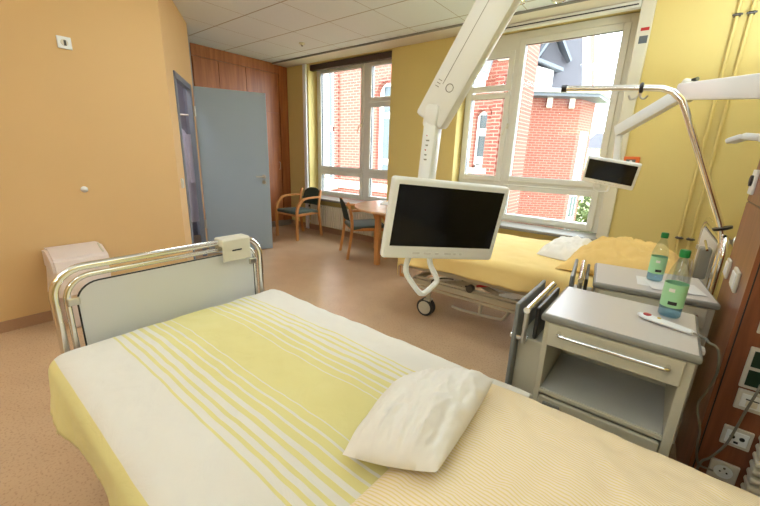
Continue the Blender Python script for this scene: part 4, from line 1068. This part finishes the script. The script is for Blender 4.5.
# main roof: rises back from the front eave, right hip slanting
ap = C1-n1_*2.0+u1*.35
r1 = [Pl+Vector((0, 0, ZE+.2)), C1+u1*.05+Vector((0, 0, ZE+.2)), C1-n1_*1.6+u1*.0+Vector((0, 0, 8.2)), Pl-n1_*1.6+Vector((0, 0, 8.2))]
MB().slab(r1, -n1_*.2).build('slate_roof', 'slate', bB)
g2 = [C1+u2*.45+Vector((0, 0, ZE+.2)), C1-n1_*1.6+u2*.3+Vector((0, 0, 8.0)), C1-n1_*1.6+u2*1.2+Vector((0, 0, 8.0)), C1+u2*.9+Vector((0, 0, ZE+.2))]
MB().slab(g2, -n2_*.3).build('gable_wall', 'brickB', bB)
MB().slab([C1+u2*.25+n2_*.02+Vector((0, 0, ZE+.2)), C1+u2*.6+n2_*.02+Vector((0, 0, ZE+.2)), C1-n1_*1.6+u2*.4+Vector((0, 0, 8.1)), C1-n1_*1.6+u2*.1+Vector((0, 0, 8.1))], -n2_*.2).build('gable_coping', 'ext_white', bB)
def onf(s_, o, z): return C1+u1*s_+n1_*o+Vector((0, 0, z))
# pointed dormer
MB().slab([onf(.75, -.35, ZE+1.0), onf(1.45, -.35, ZE+1.0), onf(1.45, -.35, ZE+1.35), onf(1.10, -.35, ZE+1.95), onf(.75, -.35, ZE+1.35)], -n1_*1.2).build('dormer_face', 'slate', bB)
dm = MB(); dm.slab([onf(.55, -.1, ZE+1.15), onf(1.10, -.1, ZE+2.05), onf(1.10, -.1, ZE+2.2), onf(.50, -.1, ZE+1.2)], -n1_*1.3)
dm.slab([onf(1.65, -.1, ZE+1.15), onf(1.10, -.1, ZE+2.05), onf(1.10, -.1, ZE+2.2), onf(1.70, -.1, ZE+1.2)], -n1_*1.3); dm.build('dormer_roof', 'zinc', bB)
# boxy white dormer with flat canopy
MB().slab([onf(1.1, .0, ZE+.2), onf(1.85, .0, ZE+.2), onf(1.85, .0, ZE+1.0), onf(1.1, .0, ZE+.85)], -n1_*1.0).build('dormer_window', 'ext_white', bB)
MB().slab([onf(.9, .25, ZE+.78), onf(1.95, .25, ZE+1.12), onf(1.95, -.8, ZE+1.22), onf(.9, -.8, ZE+.88)], (0, 0, .10)).build('dormer_canopy', 'zinc', bB)
MB().slab([onf(1.9, .12, ZE+.2), onf(2.1, .12, ZE+.2), onf(2.1, .12, ZE+3.2), onf(1.9, .12, ZE+3.2)], -n1_*.2).build('drain_pipe', 'slate', bB)
# neighbour house, wall and tree far away
ho = thing('distant_house', 'small pale house with grey roof far beyond the brick building', 'building', (-6.4, 48, -3.5))
MB().box(-8.5, 46, -3.5, -4.5, 50, 2.6).build('wall', mat('pale_yellow_render', srgb(226, 214, 170), .8), ho)
MB().slab([(-8.8, 45.7, 2.6), (-4.2, 45.7, 2.6), (-5.3, 48, 4.3), (-7.7, 48, 4.3)], (0, .2, 0)).build('roof', 'slate', ho)
wn = MB()
for x in (-7.6, -6.6, -5.6): wn.box(x, 45.95, .8, x+.5, 46, 2.0)
wn.build('windows', 'ext_white', ho)
tr = thing('tree', 'bushy olive green tree beyond the right window', 'tree', (-2.4, 20, -3.5))
MB().tube([(-2.4, 20, -3.5), (-2.4, 20, -1.5)], .12, 8).build('trunk', 'bark', tr, True)
lf = MB()
rr = random.Random(3)
for k in range(900):
    a, b_, r_ = rr.uniform(0, 2*PI), rr.uniform(-1, 1), 1.35*rr.random()**.4
    c_ = Vector((-2.5+r_*math.cos(a)*math.sqrt(1-b_*b_)*1.0, 20+r_*math.sin(a)*math.sqrt(1-b_*b_), -1.4+1.15*r_*b_))
    d_ = Vector((rr.uniform(-1, 1), rr.uniform(-1, 1), rr.uniform(-1, 1))).normalized()*.16; e_ = d_.cross(Vector((rr.uniform(-1, 1), .3, 1))).normalized()*.09
    lf.b.faces.new([lf.b.verts.new(c_-d_), lf.b.verts.new(c_+e_), lf.b.verts.new(c_+d_), lf.b.verts.new(c_-e_)])
lfo = lf.build('foliage', 'leaf', tr)

# things of one kind share a group
for key, grp in (('armchair', 'wooden armchairs by the table'), ('hospital_bed', 'hospital beds'), ('nightstand', 'nightstands between the beds'), ('bedside_monitor', 'bedside monitors on arms'),
                 ('paper_napkin', 'napkins on the rear nightstand'), ('rocker_switch', 'switches on the column side'), ('fill_uplight', 'fill uplights added on the walls'),
                 ('recessed_spotlight', 'chrome rings in the ceiling'), ('vertical_duct', 'white vertical ducts on the window wall')):
    for o_ in COL.objects:
        if not o_.parent and o_.name.split('.')[0] == key: o_['group'] = grp
for o_ in COL.objects:
    if o_.parent is None and o_.name.split('.')[0] == 'wall_socket' and o_.location.x > 0: o_['group'] = 'sockets on the column front'
    if o_.parent is None and o_.name.split('.')[0] == 'pillow': o_['group'] = 'pillows on the far bed'
    if o_.parent is None and o_.name.split('.')[0] == 'ceiling_fill' and 'square' in o_['label']: o_['group'] = 'square fill lights added on the ceiling'
# ------------------------------------------------------------------ world, camera
wld = bpy.data.worlds.new('overcast_sky'); S.world = wld; wld.use_nodes = True
bg_ = wld.node_tree.nodes['Background']; bg_.inputs[0].default_value = (.80, .91, 1, 1); bg_.inputs[1].default_value = 12.0
cam = bpy.data.cameras.new('camera'); co_ = bpy.data.objects.new('camera', cam); COL.objects.link(co_)
yaw, pit, rol = -.6675, .2708, .0338
cy_, sy_, cp_, sp_, cr_, sr_ = math.cos(yaw), math.sin(yaw), math.cos(pit), math.sin(pit), math.cos(rol), math.sin(rol)
fwd = Vector((sy_*cp_, cy_*cp_, -sp_)); rgt = Vector((cy_, -sy_, 0)); upv = rgt.cross(fwd)
r2, u2_ = cr_*rgt+sr_*upv, -sr_*rgt+cr_*upv
co_.matrix_world = Matrix.Translation((0, 0, 1.35)) @ Matrix((r2, u2_, -fwd)).transposed().to_4x4()
cam.sensor_width = 36; cam.lens = 359.5/760*36; cam.clip_start = .02; cam.clip_end = 300
S.camera = co_
S.view_settings.view_transform = 'Standard'; S.view_settings.look = 'None'; S.view_settings.gamma = 1
S.view_settings.use_curve_mapping = False; S.view_settings.exposure = -0.08
